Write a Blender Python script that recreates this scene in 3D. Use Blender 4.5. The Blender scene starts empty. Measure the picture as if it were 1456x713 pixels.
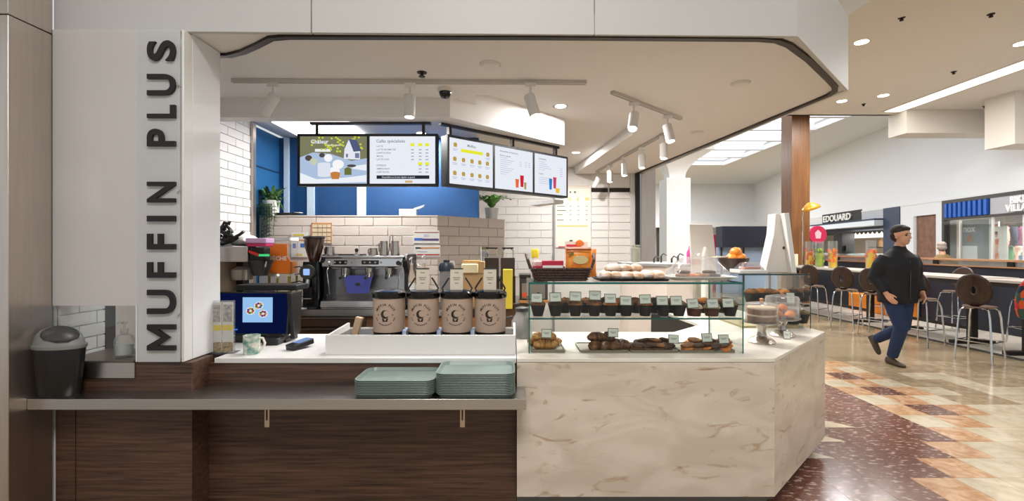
import bpy, bmesh, math, random
from mathutils import Vector, Matrix, Euler
random.seed(7)
PI = math.pi
C = bpy.context.scene.collection
SC = bpy.context.scene

# ---------------------------------------------------------------- camera, world, exposure
F = 672.0            # focal length in pixels of the 1456 wide frame
CZ = 1.577           # eye height
cam = bpy.data.cameras.new('camera')
cam.sensor_width = 36.0
cam.lens = F / 1456 * 36.0
cam.shift_y = -4.5 / 1456
cam.clip_start = 0.05
camo = bpy.data.objects.new('camera', cam)
camo.location = (0, 0, CZ)
camo.rotation_euler = (PI / 2, 0, 0)
C.objects.link(camo)
SC.camera = camo

w = bpy.data.worlds.new('daylight')
SC.world = w
w.use_nodes = True
w.node_tree.nodes['Background'].inputs[0].default_value = (0.93, 0.97, 1.0, 1)
w.node_tree.nodes['Background'].inputs[1].default_value = 0.60
SC.view_settings.view_transform = 'Standard'
SC.view_settings.look = 'None'
SC.view_settings.gamma = 1.0
SC.view_settings.use_curve_mapping = False
SC.view_settings.exposure = 0.2
try:
    SC.cycles.max_bounces = 8
    SC.cycles.transparent_max_bounces = 16
    SC.cycles.caustics_reflective = False
    SC.cycles.caustics_refractive = False
    SC.cycles.sample_clamp_indirect = 4.0
except Exception:
    pass

def lamp(name, kind, loc, power, color=(1, .975, .95), size=.1, target=None, spot=1.2, blend=.6):
    l = bpy.data.lights.new(name, kind)
    l.energy = power
    l.color = color
    if kind == 'AREA':
        l.shape = 'DISK'; l.size = size
    elif kind == 'SPOT':
        l.spot_size = spot; l.spot_blend = blend; l.shadow_soft_size = size
    else:
        l.shadow_soft_size = size
    o = bpy.data.objects.new(name, l)
    o.location = loc
    d = Vector(target) - Vector(loc) if target else Vector((0, 0, -1))
    o.rotation_euler = d.to_track_quat('-Z', 'Y').to_euler()
    C.objects.link(o)
    return o

# ---------------------------------------------------------------- measuring helpers
def PX(px, Y): return (px - 728) / F * Y
def PZ(py, Y): return CZ - (py - 352) / F * Y
def YZ(py, z): return (CZ - z) * F / (py - 352)      # depth of a point at height z

# ---------------------------------------------------------------- materials
def lin(c):
    out = []
    for v in c[:3]:
        v /= 255.0
        out.append(v / 12.92 if v <= .04045 else ((v + .055) / 1.055) ** 2.4)
    return (*out, 1)
MATS = {}
def base(name):
    m = bpy.data.materials.new(name)
    m.use_nodes = True
    MATS[name] = m
    return m, m.node_tree.nodes, m.node_tree.links, m.node_tree.nodes['Principled BSDF']
def M(name, rgb, rough=.5, metal=0, var=.06, scale=20, bump=0, stretch=(1, 1, 1), rgb2=None, spec=None, coat=0, trans=0, sheen=0, world=False):
    if name in MATS: return MATS[name]
    m, n, l, p = base(name)
    tc = n.new('ShaderNodeTexCoord'); mp = n.new('ShaderNodeMapping')
    mp.inputs['Scale'].default_value = stretch
    l.new(n.new('ShaderNodeNewGeometry').outputs['Position'] if world else tc.outputs['Object'], mp.inputs[0])
    nz = n.new('ShaderNodeTexNoise'); nz.inputs['Scale'].default_value = scale; nz.inputs['Detail'].default_value = 7 if world else 4
    if world: nz.inputs['Distortion'].default_value = 1.2
    l.new(mp.outputs[0], nz.inputs['Vector'])
    cr = n.new('ShaderNodeMix'); cr.data_type = 'RGBA'
    a = lin(rgb)
    b = lin(rgb2) if rgb2 else (*[min(1, x * (1 + var)) for x in a[:3]], 1)
    if not rgb2: a = (*[x * (1 - var) for x in a[:3]], 1)
    cr.inputs['A'].default_value = a; cr.inputs['B'].default_value = b
    if rgb2:
        rp = n.new('ShaderNodeMapRange')
        rp.inputs[1].default_value = .35; rp.inputs[2].default_value = .65
        l.new(nz.outputs[0], rp.inputs[0]); l.new(rp.outputs[0], cr.inputs['Factor'])
    else:
        l.new(nz.outputs[0], cr.inputs['Factor'])
    l.new(cr.outputs['Result'], p.inputs['Base Color'])
    p.inputs['Roughness'].default_value = rough
    p.inputs['Metallic'].default_value = metal
    if spec is not None: p.inputs['Specular IOR Level'].default_value = spec
    if coat: p.inputs['Coat Weight'].default_value = coat; p.inputs['Coat Roughness'].default_value = .08
    if trans: p.inputs['Transmission Weight'].default_value = trans
    if sheen: p.inputs['Sheen Weight'].default_value = sheen
    if bump:
        bp = n.new('ShaderNodeBump'); bp.inputs['Strength'].default_value = bump; bp.inputs['Distance'].default_value = .01
        l.new(nz.outputs[0], bp.inputs['Height']); l.new(bp.outputs[0], p.inputs['Normal'])
    return m
def E(name, rgb, strength=1.0):
    if name in MATS: return MATS[name]
    m, n, l, p = base(name)
    n.remove(p)
    e = n.new('ShaderNodeEmission'); e.inputs[0].default_value = lin(rgb); e.inputs[1].default_value = strength * .84
    l.new(e.outputs[0], n['Material Output'].inputs[0])
    return m
def GLASS(name, tint=(253, 255, 254), gl=.08, frost=0.0, body=(235, 235, 235)):
    """thin sheet: clear see-through share, fresnel-ish gloss, optional milky share"""
    if name in MATS: return MATS[name]
    m, n, l, p = base(name)
    n.remove(p)
    t = n.new('ShaderNodeBsdfTransparent'); t.inputs[0].default_value = lin(tint)
    g = n.new('ShaderNodeBsdfGlossy'); g.inputs['Roughness'].default_value = .02 if not frost else .06
    fr = n.new('ShaderNodeFresnel'); fr.inputs[0].default_value = 1.45
    ml = n.new('ShaderNodeMath'); ml.operation = 'MULTIPLY'; ml.inputs[1].default_value = gl / .10
    l.new(fr.outputs[0], ml.inputs[0])
    mx = n.new('ShaderNodeMixShader')
    cl = n.new('ShaderNodeClamp'); l.new(ml.outputs[0], cl.inputs[0]); cl.inputs['Max'].default_value = .4
    l.new(cl.outputs[0], mx.inputs[0])
    src = t
    if frost:
        d = n.new('ShaderNodeBsdfDiffuse'); d.inputs[0].default_value = lin(body)
        tr = n.new('ShaderNodeBsdfTranslucent'); tr.inputs[0].default_value = lin(body)
        m1 = n.new('ShaderNodeMixShader'); m1.inputs[0].default_value = .45
        l.new(d.outputs[0], m1.inputs[1]); l.new(tr.outputs[0], m1.inputs[2])
        m2 = n.new('ShaderNodeMixShader'); m2.inputs[0].default_value = frost
        l.new(t.outputs[0], m2.inputs[1]); l.new(m1.outputs[0], m2.inputs[2])
        src = m2
    l.new(src.outputs[0], mx.inputs[1]); l.new(g.outputs[0], mx.inputs[2])
    l.new(mx.outputs[0], n['Material Output'].inputs[0])
    return m
def WOOD(name, c1, c2, axis='x', scale=6, rough=.45):
    if name in MATS: return MATS[name]
    m, n, l, p = base(name)
    tc = n.new('ShaderNodeTexCoord'); mp = n.new('ShaderNodeMapping')
    st = {'x': (.35, 6, 9), 'y': (6, .35, 9), 'z': (9, 9, .35)}[axis]
    mp.inputs['Scale'].default_value = st
    l.new(tc.outputs['Object'], mp.inputs[0])
    nz = n.new('ShaderNodeTexNoise'); nz.inputs['Scale'].default_value = scale; nz.inputs['Detail'].default_value = 7; nz.inputs['Roughness'].default_value = .65
    l.new(mp.outputs[0], nz.inputs['Vector'])
    cr = n.new('ShaderNodeValToRGB')
    cr.color_ramp.elements[0].position = .32; cr.color_ramp.elements[0].color = lin(c1)
    cr.color_ramp.elements[1].position = .68; cr.color_ramp.elements[1].color = lin(c2)
    l.new(nz.outputs[0], cr.inputs[0]); l.new(cr.outputs[0], p.inputs['Base Color'])
    p.inputs['Roughness'].default_value = rough
    bp = n.new('ShaderNodeBump'); bp.inputs['Strength'].default_value = .15; bp.inputs['Distance'].default_value = .004
    l.new(nz.outputs[0], bp.inputs['Height']); l.new(bp.outputs[0], p.inputs['Normal'])
    return m
def MARBLE(name, c0, c1, c2):
    if name in MATS: return MATS[name]
    m, n, l, p = base(name)
    tc = n.new('ShaderNodeTexCoord'); mp = n.new('ShaderNodeMapping')
    mp.inputs['Rotation'].default_value = (.5, .55, .3)
    mp.inputs['Scale'].default_value = (1.0, 2.2, 2.6)
    l.new(tc.outputs['Object'], mp.inputs[0])
    n1 = n.new('ShaderNodeTexNoise'); n1.inputs['Scale'].default_value = 2.2; n1.inputs['Detail'].default_value = 8; n1.inputs['Distortion'].default_value = .9
    n2 = n.new('ShaderNodeTexNoise'); n2.inputs['Scale'].default_value = 4.5; n2.inputs['Detail'].default_value = 9; n2.inputs['Distortion'].default_value = 1.5
    l.new(mp.outputs[0], n1.inputs['Vector']); l.new(mp.outputs[0], n2.inputs['Vector'])
    r1 = n.new('ShaderNodeValToRGB'); e = r1.color_ramp.elements
    e[0].position = .38; e[0].color = lin(c0); e[1].position = .62; e[1].color = lin(c1)
    r2 = n.new('ShaderNodeValToRGB'); e = r2.color_ramp.elements
    e[0].position = .60; e[0].color = (0, 0, 0, 1); e[1].position = .74; e[1].color = (1, 1, 1, 1)
    l.new(n1.outputs[0], r1.inputs[0]); l.new(n2.outputs[0], r2.inputs[0])
    mx = n.new('ShaderNodeMix'); mx.data_type = 'RGBA'
    l.new(r2.outputs[0], mx.inputs['Factor']); l.new(r1.outputs[0], mx.inputs['A']); mx.inputs['B'].default_value = lin(c2)
    l.new(mx.outputs['Result'], p.inputs['Base Color'])
    p.inputs['Roughness'].default_value = .3
    return m

m_ceil = M('painted_ceiling', (234, 231, 229), .9, var=.01)
m_fascia = M('fascia_white', (198, 197, 196), .5, var=.015, scale=3)
m_white = M('white_laminate', (224, 223, 220), .35, var=.01)
m_wall = M('white_wall_paint', (226, 229, 231), .8, var=.01)
m_brick = M('white_brick_paint', (233, 231, 228), .55, var=.02, scale=30, bump=.15)
m_grout = M('brick_joint', (226, 223, 220), .9)
m_tile = M('beige_glazed_tile', (228, 216, 206), .28, var=.03, scale=5)
m_tgrout = M('tile_joint', (196, 184, 174), .9)
m_blue = M('blue_wall_paint', (14, 64, 112), .5, var=.05, scale=2)
m_steel = M('brushed_steel', (190, 187, 184), .28, 1, var=.10, scale=14, stretch=(.3, 8, 8))
m_steelv = M('brushed_steel_vertical', (206, 194, 184), .32, 1, var=.12, scale=8, stretch=(6, 6, .3))
m_chrome = M('chrome', (205, 205, 205), .12, 1, var=.02)
m_wood = WOOD('dark_walnut_laminate', (50, 32, 24), (104, 76, 60), 'x', 7)
m_wood2 = WOOD('pillar_brown_wood', (98, 62, 32), (134, 90, 50), 'z', 3, .35)
m_lwood = WOOD('light_wood_rail', (150, 104, 70), (190, 142, 100), 'y', 4)
m_dwood = WOOD('dark_bent_plywood', (44, 31, 25), (72, 50, 39), 'z', 4, .3)
m_marble = MARBLE('beige_marble', (222, 211, 196), (204, 191, 174), (170, 138, 106))
m_black = M('black_plastic', (18, 18, 19), .4)
m_blackg = M('black_gloss', (14, 14, 16), .12)
m_bronze = M('dark_bronze_metal', (52, 44, 40), .4, .6)
m_gray = M('gray_plastic', (150, 150, 150), .45)
m_dgray = M('dark_gray_metal', (74, 72, 70), .45, .5)
m_teal = M('green_glass_edge', (20, 96, 88), .15, var=.1)
m_paper = M('white_paper', (238, 238, 232), .8, var=.01)
m_ink = M('black_ink', (30, 28, 28), .8)
m_letter = M('black_letter', (26, 25, 25), .6)
m_glass = GLASS('clear_glass', gl=.045)
m_frost = GLASS('frosted_glass', (245, 244, 244), .05, .90, (248, 245, 243))
m_frost2 = GLASS('lightly_frosted_glass', (250, 250, 250), .03, .78, (244, 245, 246))
m_acry = GLASS('clear_acrylic', (250, 250, 250), .09, .06)
m_lamp = E('lamp_glow', (255, 246, 230), 14)
m_panel = E('light_panel', (255, 252, 248), 2.6)
m_white2 = M('white_metal', (222, 220, 217), .4)

# ---------------------------------------------------------------- mesh builder
class MB:
    def __init__(s): s.v = []; s.f = []; s.m = []; s.mi = 0; s.T = None
    def add(s, vs, fs):
        o = len(s.v)
        for v in vs:
            v = Vector(v)
            if s.T is not None: v = s.T @ v
            s.v.append(v)
        for f in fs:
            s.f.append([i + o for i in f]); s.m.append(s.mi)
        return s
    def box(s, x0, x1, y0, y1, z0, z1):
        return s.add([(x0,y0,z0),(x1,y0,z0),(x1,y1,z0),(x0,y1,z0),(x0,y0,z1),(x1,y0,z1),(x1,y1,z1),(x0,y1,z1)],
                     [(0,3,2,1),(4,5,6,7),(0,1,5,4),(1,2,6,5),(2,3,7,6),(3,0,4,7)])
    def prism(s, poly, z0, z1, axis='z'):
        a = 0
        for i in range(len(poly)):
            x0, y0 = poly[i]; x1, y1 = poly[(i + 1) % len(poly)]
            a += x0 * y1 - x1 * y0
        if a < 0: poly = poly[::-1]
        n = len(poly)
        def P(p, z):
            if axis == 'z': return (p[0], p[1], z)
            if axis == 'y': return (p[0], z, p[1])
            return (z, p[0], p[1])
        fs = [list(range(n))[::-1], list(range(n, 2 * n))] + [(i, (i + 1) % n, n + (i + 1) % n, n + i) for i in range(n)]
        if axis == 'y': fs = [list(f)[::-1] for f in fs]
        return s.add([P(p, z0) for p in poly] + [P(p, z1) for p in poly], fs)
    def ring_loft(s, rings, cap=True, closed=False):
        n = len(rings[0]); vs = [p for r in rings for p in r]; fs = []
        R = len(rings)
        for k in range(R if closed else R - 1):
            a = k * n; b = ((k + 1) % R) * n
            for i in range(n):
                j = (i + 1) % n
                fs.append((a + i, a + j, b + j, b + i))
        if cap and not closed:
            fs.append(list(range(n))[::-1]); fs.append([(R - 1) * n + i for i in range(n)])
        return s.add(vs, fs)
    def lathe(s, prof, n=24, c=(0, 0, 0), sx=1, sy=1, cap=True):
        rings = [[(c[0] + r * sx * math.cos(2*PI*i/n), c[1] + r * sy * math.sin(2*PI*i/n), c[2] + z) for i in range(n)] for r, z in prof]
        return s.ring_loft(rings, cap)
    def tube(s, pts, r, n=8, closed=False, flat=1.0):
        pts = [Vector(p) for p in pts]; N = len(pts); rings = []
        rr = r if isinstance(r, (list, tuple)) else [r] * N
        up = None
        for i in range(N):
            if closed: d = pts[(i + 1) % N] - pts[i - 1]
            else: d = pts[min(i + 1, N - 1)] - pts[max(i - 1, 0)]
            if d.length < 1e-9: d = Vector((0, 0, 1))
            d.normalize()
            if up is None:
                up = Vector((0, 0, 1)) if abs(d.z) < .9 else Vector((1, 0, 0))
            a = d.cross(up)
            if a.length < 1e-6: a = d.cross(Vector((0, 1, 0)))
            a.normalize(); b = a.cross(d).normalized(); up = b
            rings.append([pts[i] + a * rr[i] * math.cos(2*PI*k/n) + b * rr[i] * flat * math.sin(2*PI*k/n) for k in range(n)])
        return s.ring_loft(rings, True, closed)
    def cyl(s, p0, p1, r0, r1=None, n=16):
        return s.tube([p0, p1], [r0, r0 if r1 is None else r1], n)
    def ell(s, c, rx, ry, rz, nu=14, nv=8, jit=0):
        vs = []; fs = []
        for j in range(nv + 1):
            t = PI * j / nv
            for i in range(nu):
                p = 2 * PI * i / nu
                k = 1 + (random.uniform(-jit, jit) if jit else 0)
                vs.append((c[0] + rx*k*math.sin(t)*math.cos(p), c[1] + ry*k*math.sin(t)*math.sin(p), c[2] - rz*k*math.cos(t)))
        for j in range(nv):
            for i in range(nu):
                fs.append((j*nu+i, j*nu+(i+1) % nu, (j+1)*nu+(i+1) % nu, (j+1)*nu+i))
        return s.add(vs, fs)
    def mesh(s, me, T=None):
        old = s.T
        if T is not None: s.T = T if old is None else old @ T
        s.add([v.co for v in me.vertices], [list(p.vertices) for p in me.polygons])
        s.T = old
        return s
    def build(s, name, mat, parent=None, loc=(0, 0, 0), rz=0, smooth=35, bev=0, kind=None, sub=0, solid=0):
        me = bpy.data.meshes.new(name)
        me.from_pydata([tuple(v) for v in s.v], [], s.f)
        mats = mat if isinstance(mat, (list, tuple)) else [mat]
        for m in mats: me.materials.append(m)
        if len(mats) > 1: me.polygons.foreach_set('material_index', s.m)
        me.update()
        if smooth:
            me.polygons.foreach_set('use_smooth', [True] * len(me.polygons))
            me.set_sharp_from_angle(angle=math.radians(smooth))
        o = bpy.data.objects.new(name, me)
        o.location = loc; o.rotation_euler = (0, 0, rz)
        if parent: o.parent = parent
        if kind: o['kind'] = kind
        if solid:
            md = o.modifiers.new('solid', 'SOLIDIFY'); md.thickness = solid; md.offset = 0
        if bev:
            md = o.modifiers.new('bevel', 'BEVEL'); md.width = bev; md.segments = 2; md.limit_method = 'ANGLE'; md.angle_limit = .7
        if sub:
            md = o.modifiers.new('sub', 'SUBSURF'); md.levels = sub; md.render_levels = sub
        C.objects.link(o)
        return o
def B(*a): return MB().box(*a)
def rrect(x0, x1, y0, y1, r, n=5):
    pts = []
    for cx, cy, a0 in ((x1-r, y1-r, 0), (x0+r, y1-r, PI/2), (x0+r, y0+r, PI), (x1-r, y0+r, 1.5*PI)):
        for k in range(n + 1):
            a = a0 + PI/2*k/n
            pts.append((cx + r*math.cos(a), cy + r*math.sin(a)))
    return pts
def ell_poly(cx, cy, rx, ry, n=20): return [(cx + rx*math.cos(2*PI*i/n), cy + ry*math.sin(2*PI*i/n)) for i in range(n)]
TXT = {}
def text_mesh(body, size=1.0, ext=0.0, off=0.0, align='CENTER', res=3):
    k = (body, size, ext, off, align)
    if k in TXT: return TXT[k]
    cu = bpy.data.curves.new('lettering', 'FONT')
    cu.body = body; cu.size = size; cu.extrude = ext; cu.offset = off; cu.align_x = align; cu.align_y = 'CENTER'; cu.resolution_u = res
    o = bpy.data.objects.new('lettering', cu)
    C.objects.link(o)
    dg = bpy.context.evaluated_depsgraph_get()
    me = bpy.data.meshes.new_from_object(o.evaluated_get(dg))
    bpy.data.objects.remove(o); bpy.data.curves.remove(cu)
    TXT[k] = me
    return me
FRONT = Matrix.Rotation(PI/2, 4, 'X')       # XY text plane -> XZ, facing -Y

def thing(name, label, cat, loc=(0, 0, 0), rz=0, group=None, kind=None):
    o = bpy.data.objects.new(name, None)
    o.empty_display_size = .05
    o.location = loc; o.rotation_euler = (0, 0, rz)
    o['label'] = label; o['category'] = cat
    if group: o['group'] = group
    if kind: o['kind'] = kind
    C.objects.link(o)
    return o
def tag(o, label, cat, group=None):
    o['label'] = label; o['category'] = cat
    if group: o['group'] = group
    return o
def struct(name, mb, mat, parent=None, **k):
    return mb.build(name, mat, parent, kind='structure' if parent is None else None, **k)
def sroot(name, loc=(0, 0, 0), rz=0):
    o = bpy.data.objects.new(name, None); o.location = loc; o.rotation_euler = (0, 0, rz); o['kind'] = 'structure'
    o.empty_display_size = .05
    C.objects.link(o)
    return o
def dup(root, loc, rz=0, label=None, group=None, scale=None):
    r = root.copy(); C.objects.link(r); r.location = loc; r.rotation_euler = (0, 0, rz)
    if label: r['label'] = label
    if group: r['group'] = group
    if scale: r.scale = (scale,) * 3 if not isinstance(scale, tuple) else scale
    for ch in list(root.children):
        c = ch.copy(); C.objects.link(c); c.parent = r
        for g in list(ch.children):
            d = g.copy(); C.objects.link(d); d.parent = c
    return r
ORD = ['first', 'second', 'third', 'fourth', 'fifth', 'sixth', 'seventh', 'eighth', 'ninth', 'tenth', 'eleventh', 'twelfth', 'thirteenth', 'fourteenth', 'fifteenth']
def pieces(parent, name, items, mat, bev=0):
    """alike flat pieces: items = (x0,x1,y0,y1,z0,z1); equal sizes share one mesh"""
    cache = {}
    for it in items:
        x0, x1, y0, y1, z0, z1 = it[:6]
        mt = it[6] if len(it) > 6 else mat
        key = (round(x1-x0, 4), round(y1-y0, 4), round(z1-z0, 4), mt.name)
        if key not in cache:
            o = B(0, x1-x0, 0, y1-y0, 0, z1-z0).build(name, mt, parent, loc=(x0, y0, z0), bev=bev)
            cache[key] = o
        else:
            o = cache[key].copy(); o.location = (x0, y0, z0); C.objects.link(o)
# ================================================================ LARGE STRUCTURE
# ---- mall floor
def floor_mat():
    m, n, l, p = base('mall_floor_far_tiles')
    tc = n.new('ShaderNodeTexCoord'); mp = n.new('ShaderNodeMapping')
    mp.inputs['Location'].default_value = (-2.717, -3.231, 0)
    l.new(tc.outputs['Object'], mp.inputs[0])
    br = n.new('ShaderNodeTexBrick'); br.offset = 0; br.squash = 1
    br.inputs['Scale'].default_value = 1; br.inputs['Brick Width'].default_value = .301; br.inputs['Row Height'].default_value = .301
    br.inputs['Mortar Size'].default_value = .003; br.inputs['Mortar Smooth'].default_value = .1
    br.inputs['Color1'].default_value = lin((164, 146, 118)); br.inputs['Color2'].default_value = lin((144, 126, 98)); br.inputs['Mortar'].default_value = lin((150, 132, 108))
    l.new(mp.outputs[0], br.inputs['Vector'])
    nz = n.new('ShaderNodeTexNoise'); nz.inputs['Scale'].default_value = 3.5; nz.inputs['Detail'].default_value = 6
    l.new(tc.outputs['Object'], nz.inputs['Vector'])
    mx = n.new('ShaderNodeMix'); mx.data_type = 'RGBA'; mx.blend_type = 'MULTIPLY'; mx.inputs['Factor'].default_value = .5
    l.new(br.outputs[0], mx.inputs['A']); l.new(nz.outputs['Color'], mx.inputs['B'])
    l.new(br.outputs[0], p.inputs['Base Color'])
    p.inputs['Roughness'].default_value = .17
    return m
m_floor = floor_mat()
floor = struct('floor', B(-8, 22, -7, 40, -.2, -.004), m_floor)
m_tdark = M('rust_red_terrazzo_tile', (96, 62, 52), .16, rgb2=(128, 90, 78), scale=26)
def flecked():
    m, n, l, p = base('rust_red_flecked_tile')
    tc = n.new('ShaderNodeTexCoord'); mp = n.new('ShaderNodeMapping'); mp.inputs['Scale'].default_value = (1, 2.2, 1); mp.inputs['Rotation'].default_value = (0, 0, .5)
    geo = n.new('ShaderNodeNewGeometry')
    l.new(geo.outputs['Position'], mp.inputs[0])
    a = n.new('ShaderNodeTexNoise'); a.inputs['Scale'].default_value = 17; a.inputs['Detail'].default_value = 5
    b = n.new('ShaderNodeTexNoise'); b.inputs['Scale'].default_value = 9; b.inputs['Detail'].default_value = 3
    for t in (a, b): l.new(mp.outputs[0], t.inputs['Vector'])
    r = n.new('ShaderNodeValToRGB'); e = r.color_ramp.elements
    e[0].position = .56; e[0].color = (0, 0, 0, 1); e[1].position = .64; e[1].color = (.75, .75, .75, 1)
    l.new(a.outputs[0], r.inputs[0])
    c = n.new('ShaderNodeMix'); c.data_type = 'RGBA'; c.inputs['A'].default_value = lin((92, 58, 48)); c.inputs['B'].default_value = lin((134, 92, 76))
    l.new(b.outputs[0], c.inputs['Factor'])
    d = n.new('ShaderNodeMix'); d.data_type = 'RGBA'; l.new(r.outputs[0], d.inputs['Factor']); l.new(c.outputs['Result'], d.inputs['A']); d.inputs['B'].default_value = lin((206, 184, 172))
    l.new(d.outputs['Result'], p.inputs['Base Color']); p.inputs['Roughness'].default_value = .16
    return m
m_tdark = flecked()
m_torange = M('orange_marble_tile', (184, 134, 92), .16, rgb2=(216, 182, 146), scale=9, world=True)
m_tcream = M('cream_marble_tile', (196, 182, 154), .16, rgb2=(218, 206, 182), scale=6, world=True)
m_tbeige = M('beige_marble_tile', (154, 134, 106), .15, rgb2=(184, 166, 136), scale=6, world=True)
TS = .301; TX0 = 2.717; TY0 = 3.231
tile_cache = {}
for j in range(-1, 11):
    for i in range(-7, 15):
        x0 = TX0 + i*TS; y0 = TY0 + j*TS
        if x0 > 6.95 or (x0 + .15) > 1.10*(y0 + .3) + .25: continue
        lim = y0 - 1.35 if y0 < 3.67 else 2.3 - .115*(y0 - 3.67)
        if x0 + TS < lim: continue
        if j <= -1: edge = 0
        elif j == 0: edge = 1
        elif j == 1: edge = 2
        else: edge = 3
        if i < edge: mt = m_tdark
        elif j <= 2: mt = m_torange if i == edge else (m_tcream if random.random() < .92 else m_tbeige)
        else:
            k = i - 3
            if k == 0: mt = m_tcream if j % 2 else m_torange
            elif k == 1: mt = m_tdark if (j in (4, 6, 8)) else m_torange
            elif k == 2: mt = m_torange if j % 2 == 0 else m_tcream
            else: mt = m_tcream if random.random() < (1.0, .9, .75, .55, .35, .2, .1, .05, 0, 0, 0)[max(0, j-2)] else m_tbeige
        tri = (i == j - 3 and j in (1, 2, 3))
        key = (mt.name, tri)
        g = .0015
        if key not in tile_cache:
            if tri:
                o = MB().prism([(g, g), (TS-g, g), (g, TS-g)], 0, .012).build('tile', m_tcream, floor, loc=(x0, y0, -.012))
                o2 = MB().prism([(TS-g, g+.003), (TS-g, TS-g), (g+.003, TS-g)], 0, .012).build('tile', mt, floor, loc=(x0, y0, -.012))
                tile_cache[key] = (o, o2)
            else:
                o = B(g, TS-g, g, TS-g, 0, .012).build('tile', mt, floor, loc=(x0, y0, -.012))
                tile_cache[key] = (o,)
        else:
            for s in tile_cache[key]:
                c = s.copy(); c.location = (x0, y0, -.012); C.objects.link(c)
# ---- raised-looking pale dining strip with its dark edge trim
m_dine = M('pale_dining_floor', (186, 178, 166), .3, var=.05, scale=3)
struct('floor_dining', B(7.16, 12.6, 4.5, 14.0, -.03, .006), m_dine)
struct('trim_1', B(7.09, 7.16, 4.5, 14.0, -.03, .012), m_dgray)

# ---- shop ceiling (canopy underside) with the raised coffer
CEIL = 2.835
OUT = [(-2.62, 2.76), (1.686, 2.80), (2.66, 3.775), (2.19, 8.1)]
COF = [(1.07, 8.1), (1.34, 5.24), (1.08, 4.60), (.17, 3.90), (-.3, 3.90), (-.6, 8.1)]
ceiling = struct('ceiling', MB().prism(OUT + COF + [(-2.62, 8.1)], CEIL, CEIL + .12), m_ceil)
MB().prism([(1.5, 8.2), (1.6, 5.0), (1.2, 4.3), (.2, 3.7), (-.5, 3.7), (-.8, 8.2)], CEIL + .12, CEIL + .2).build('coffer_panel', m_ceil, ceiling)
# black grille track set in the underside
pts = []
for px, py in ((303, 77), (325, 77), (345, 72), (365, 63), (385, 52.5), (410, 50.3), (760, 51), (1080, 53.5), (1105, 55.5), (1122, 62), (1150, 83), (1178, 111), (1187, 121), (1187, 128), (1178, 134), (1040, 191), (905, 246.5)):
    Y = YZ(py, CEIL); pts.append((PX(px, Y), Y))
tr = MB(); prev = None; W2 = .021
L = []; R = []
for k, p in enumerate(pts):
    a = Vector(pts[max(k-1, 0)]); b = Vector(pts[min(k+1, len(pts)-1)])
    d = (b - a).normalized(); nrm = Vector((-d.y, d.x)); q = Vector(p)
    L.append(q + nrm*W2); R.append(q - nrm*W2)
rings = [[(L[k].x, L[k].y, CEIL-.018), (R[k].x, R[k].y, CEIL-.018), (R[k].x, R[k].y, CEIL+.01), (L[k].x, L[k].y, CEIL+.01)] for k in range(len(pts))]
tr.ring_loft(rings)
struct('trim_2', tr, m_bronze)
# fascia: four panels with open joints
fas = sroot('wall_fascia')
def fpanel(p0, p1, z0=2.826, z1=3.42, th=.03, gap=.003):
    a = Vector((*p0, 0)); b = Vector((*p1, 0)); d = (b-a); ln = d.length; d.normalize()
    return B(gap, ln-gap, 0, th, z0, z1).build('fascia_panel', m_fascia, fas, loc=(p0[0], p0[1], 0), rz=math.atan2(d.y, d.x), bev=.002)
fy = lambda x: 2.72 + (x + 2.64)/(1.686 + 2.64)*.075
xs = [-2.64, PX(443, 2.75), PX(845, 2.775), 1.69]
for k in range(3): fpanel((xs[k], fy(xs[k])), (xs[k+1], fy(xs[k+1])))
fpanel((1.69, 2.795), (2.68, 3.765))
fpanel((2.68, 3.765), (2.22, 8.1))
B(-2.64, -2.60, 2.75, 3.0, 2.826, 3.42).build('fascia_return', m_fascia, fas)

# ---- beam over the back counter, straight then angled at 45 degrees
bm = struct('ceiling_beam', MB().prism([(-2.6, 3.97), (-.52, 3.97), (.56, 5.05), (.56, 5.21), (-.57, 4.10), (-2.6, 4.10)], 2.67, 2.97), m_ceil)

# ---- left brick wall, with a door in it
wl = struct('wall_left', MB().box(-2.80, -2.612, 2.72, 3.02, 0, 2.83).box(-2.80, -2.612, 3.96, 4.70, 0, 2.83).box(-2.8, -2.612, 3.02, 3.96, 2.2, 2.83), m_grout)
items = []
bh, bl = .079, .245
for r in range(36):
    z0 = r*bh; z1 = min(z0 + bh - .006, 2.83)
    if z1 < .9: continue
    for (ya, yb, zmin) in ((2.72, 3.02, 0), (3.96, 4.70, 0)):
        y = ya - (bl/2 if r % 2 else 0)
        while y < yb - .01:
            a = max(y, ya); b = min(y + bl - .006, yb)
            if b - a > .02: items.append((-2.62, -2.60, a, b, z0, z1))
            y += bl
pieces(wl, 'brick', items, m_brick, bev=.002)
struct('trim_3', B(-2.64, -2.575, 4.70, 4.755, .0, 2.83), m_steelv)
d1 = sroot('door_1')
B(-2.70, -2.622, 3.10, 3.90, 0, 2.15).build('door_panel', M('beige_door', (205, 196, 188), .5), d1)
B(-2.72, -2.60, 3.02, 3.10, 0, 2.2).build('door_frame', m_bronze, d1)
B(-2.72, -2.60, 3.90, 3.96, 0, 2.2).build('door_frame', m_bronze, d1)

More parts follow.
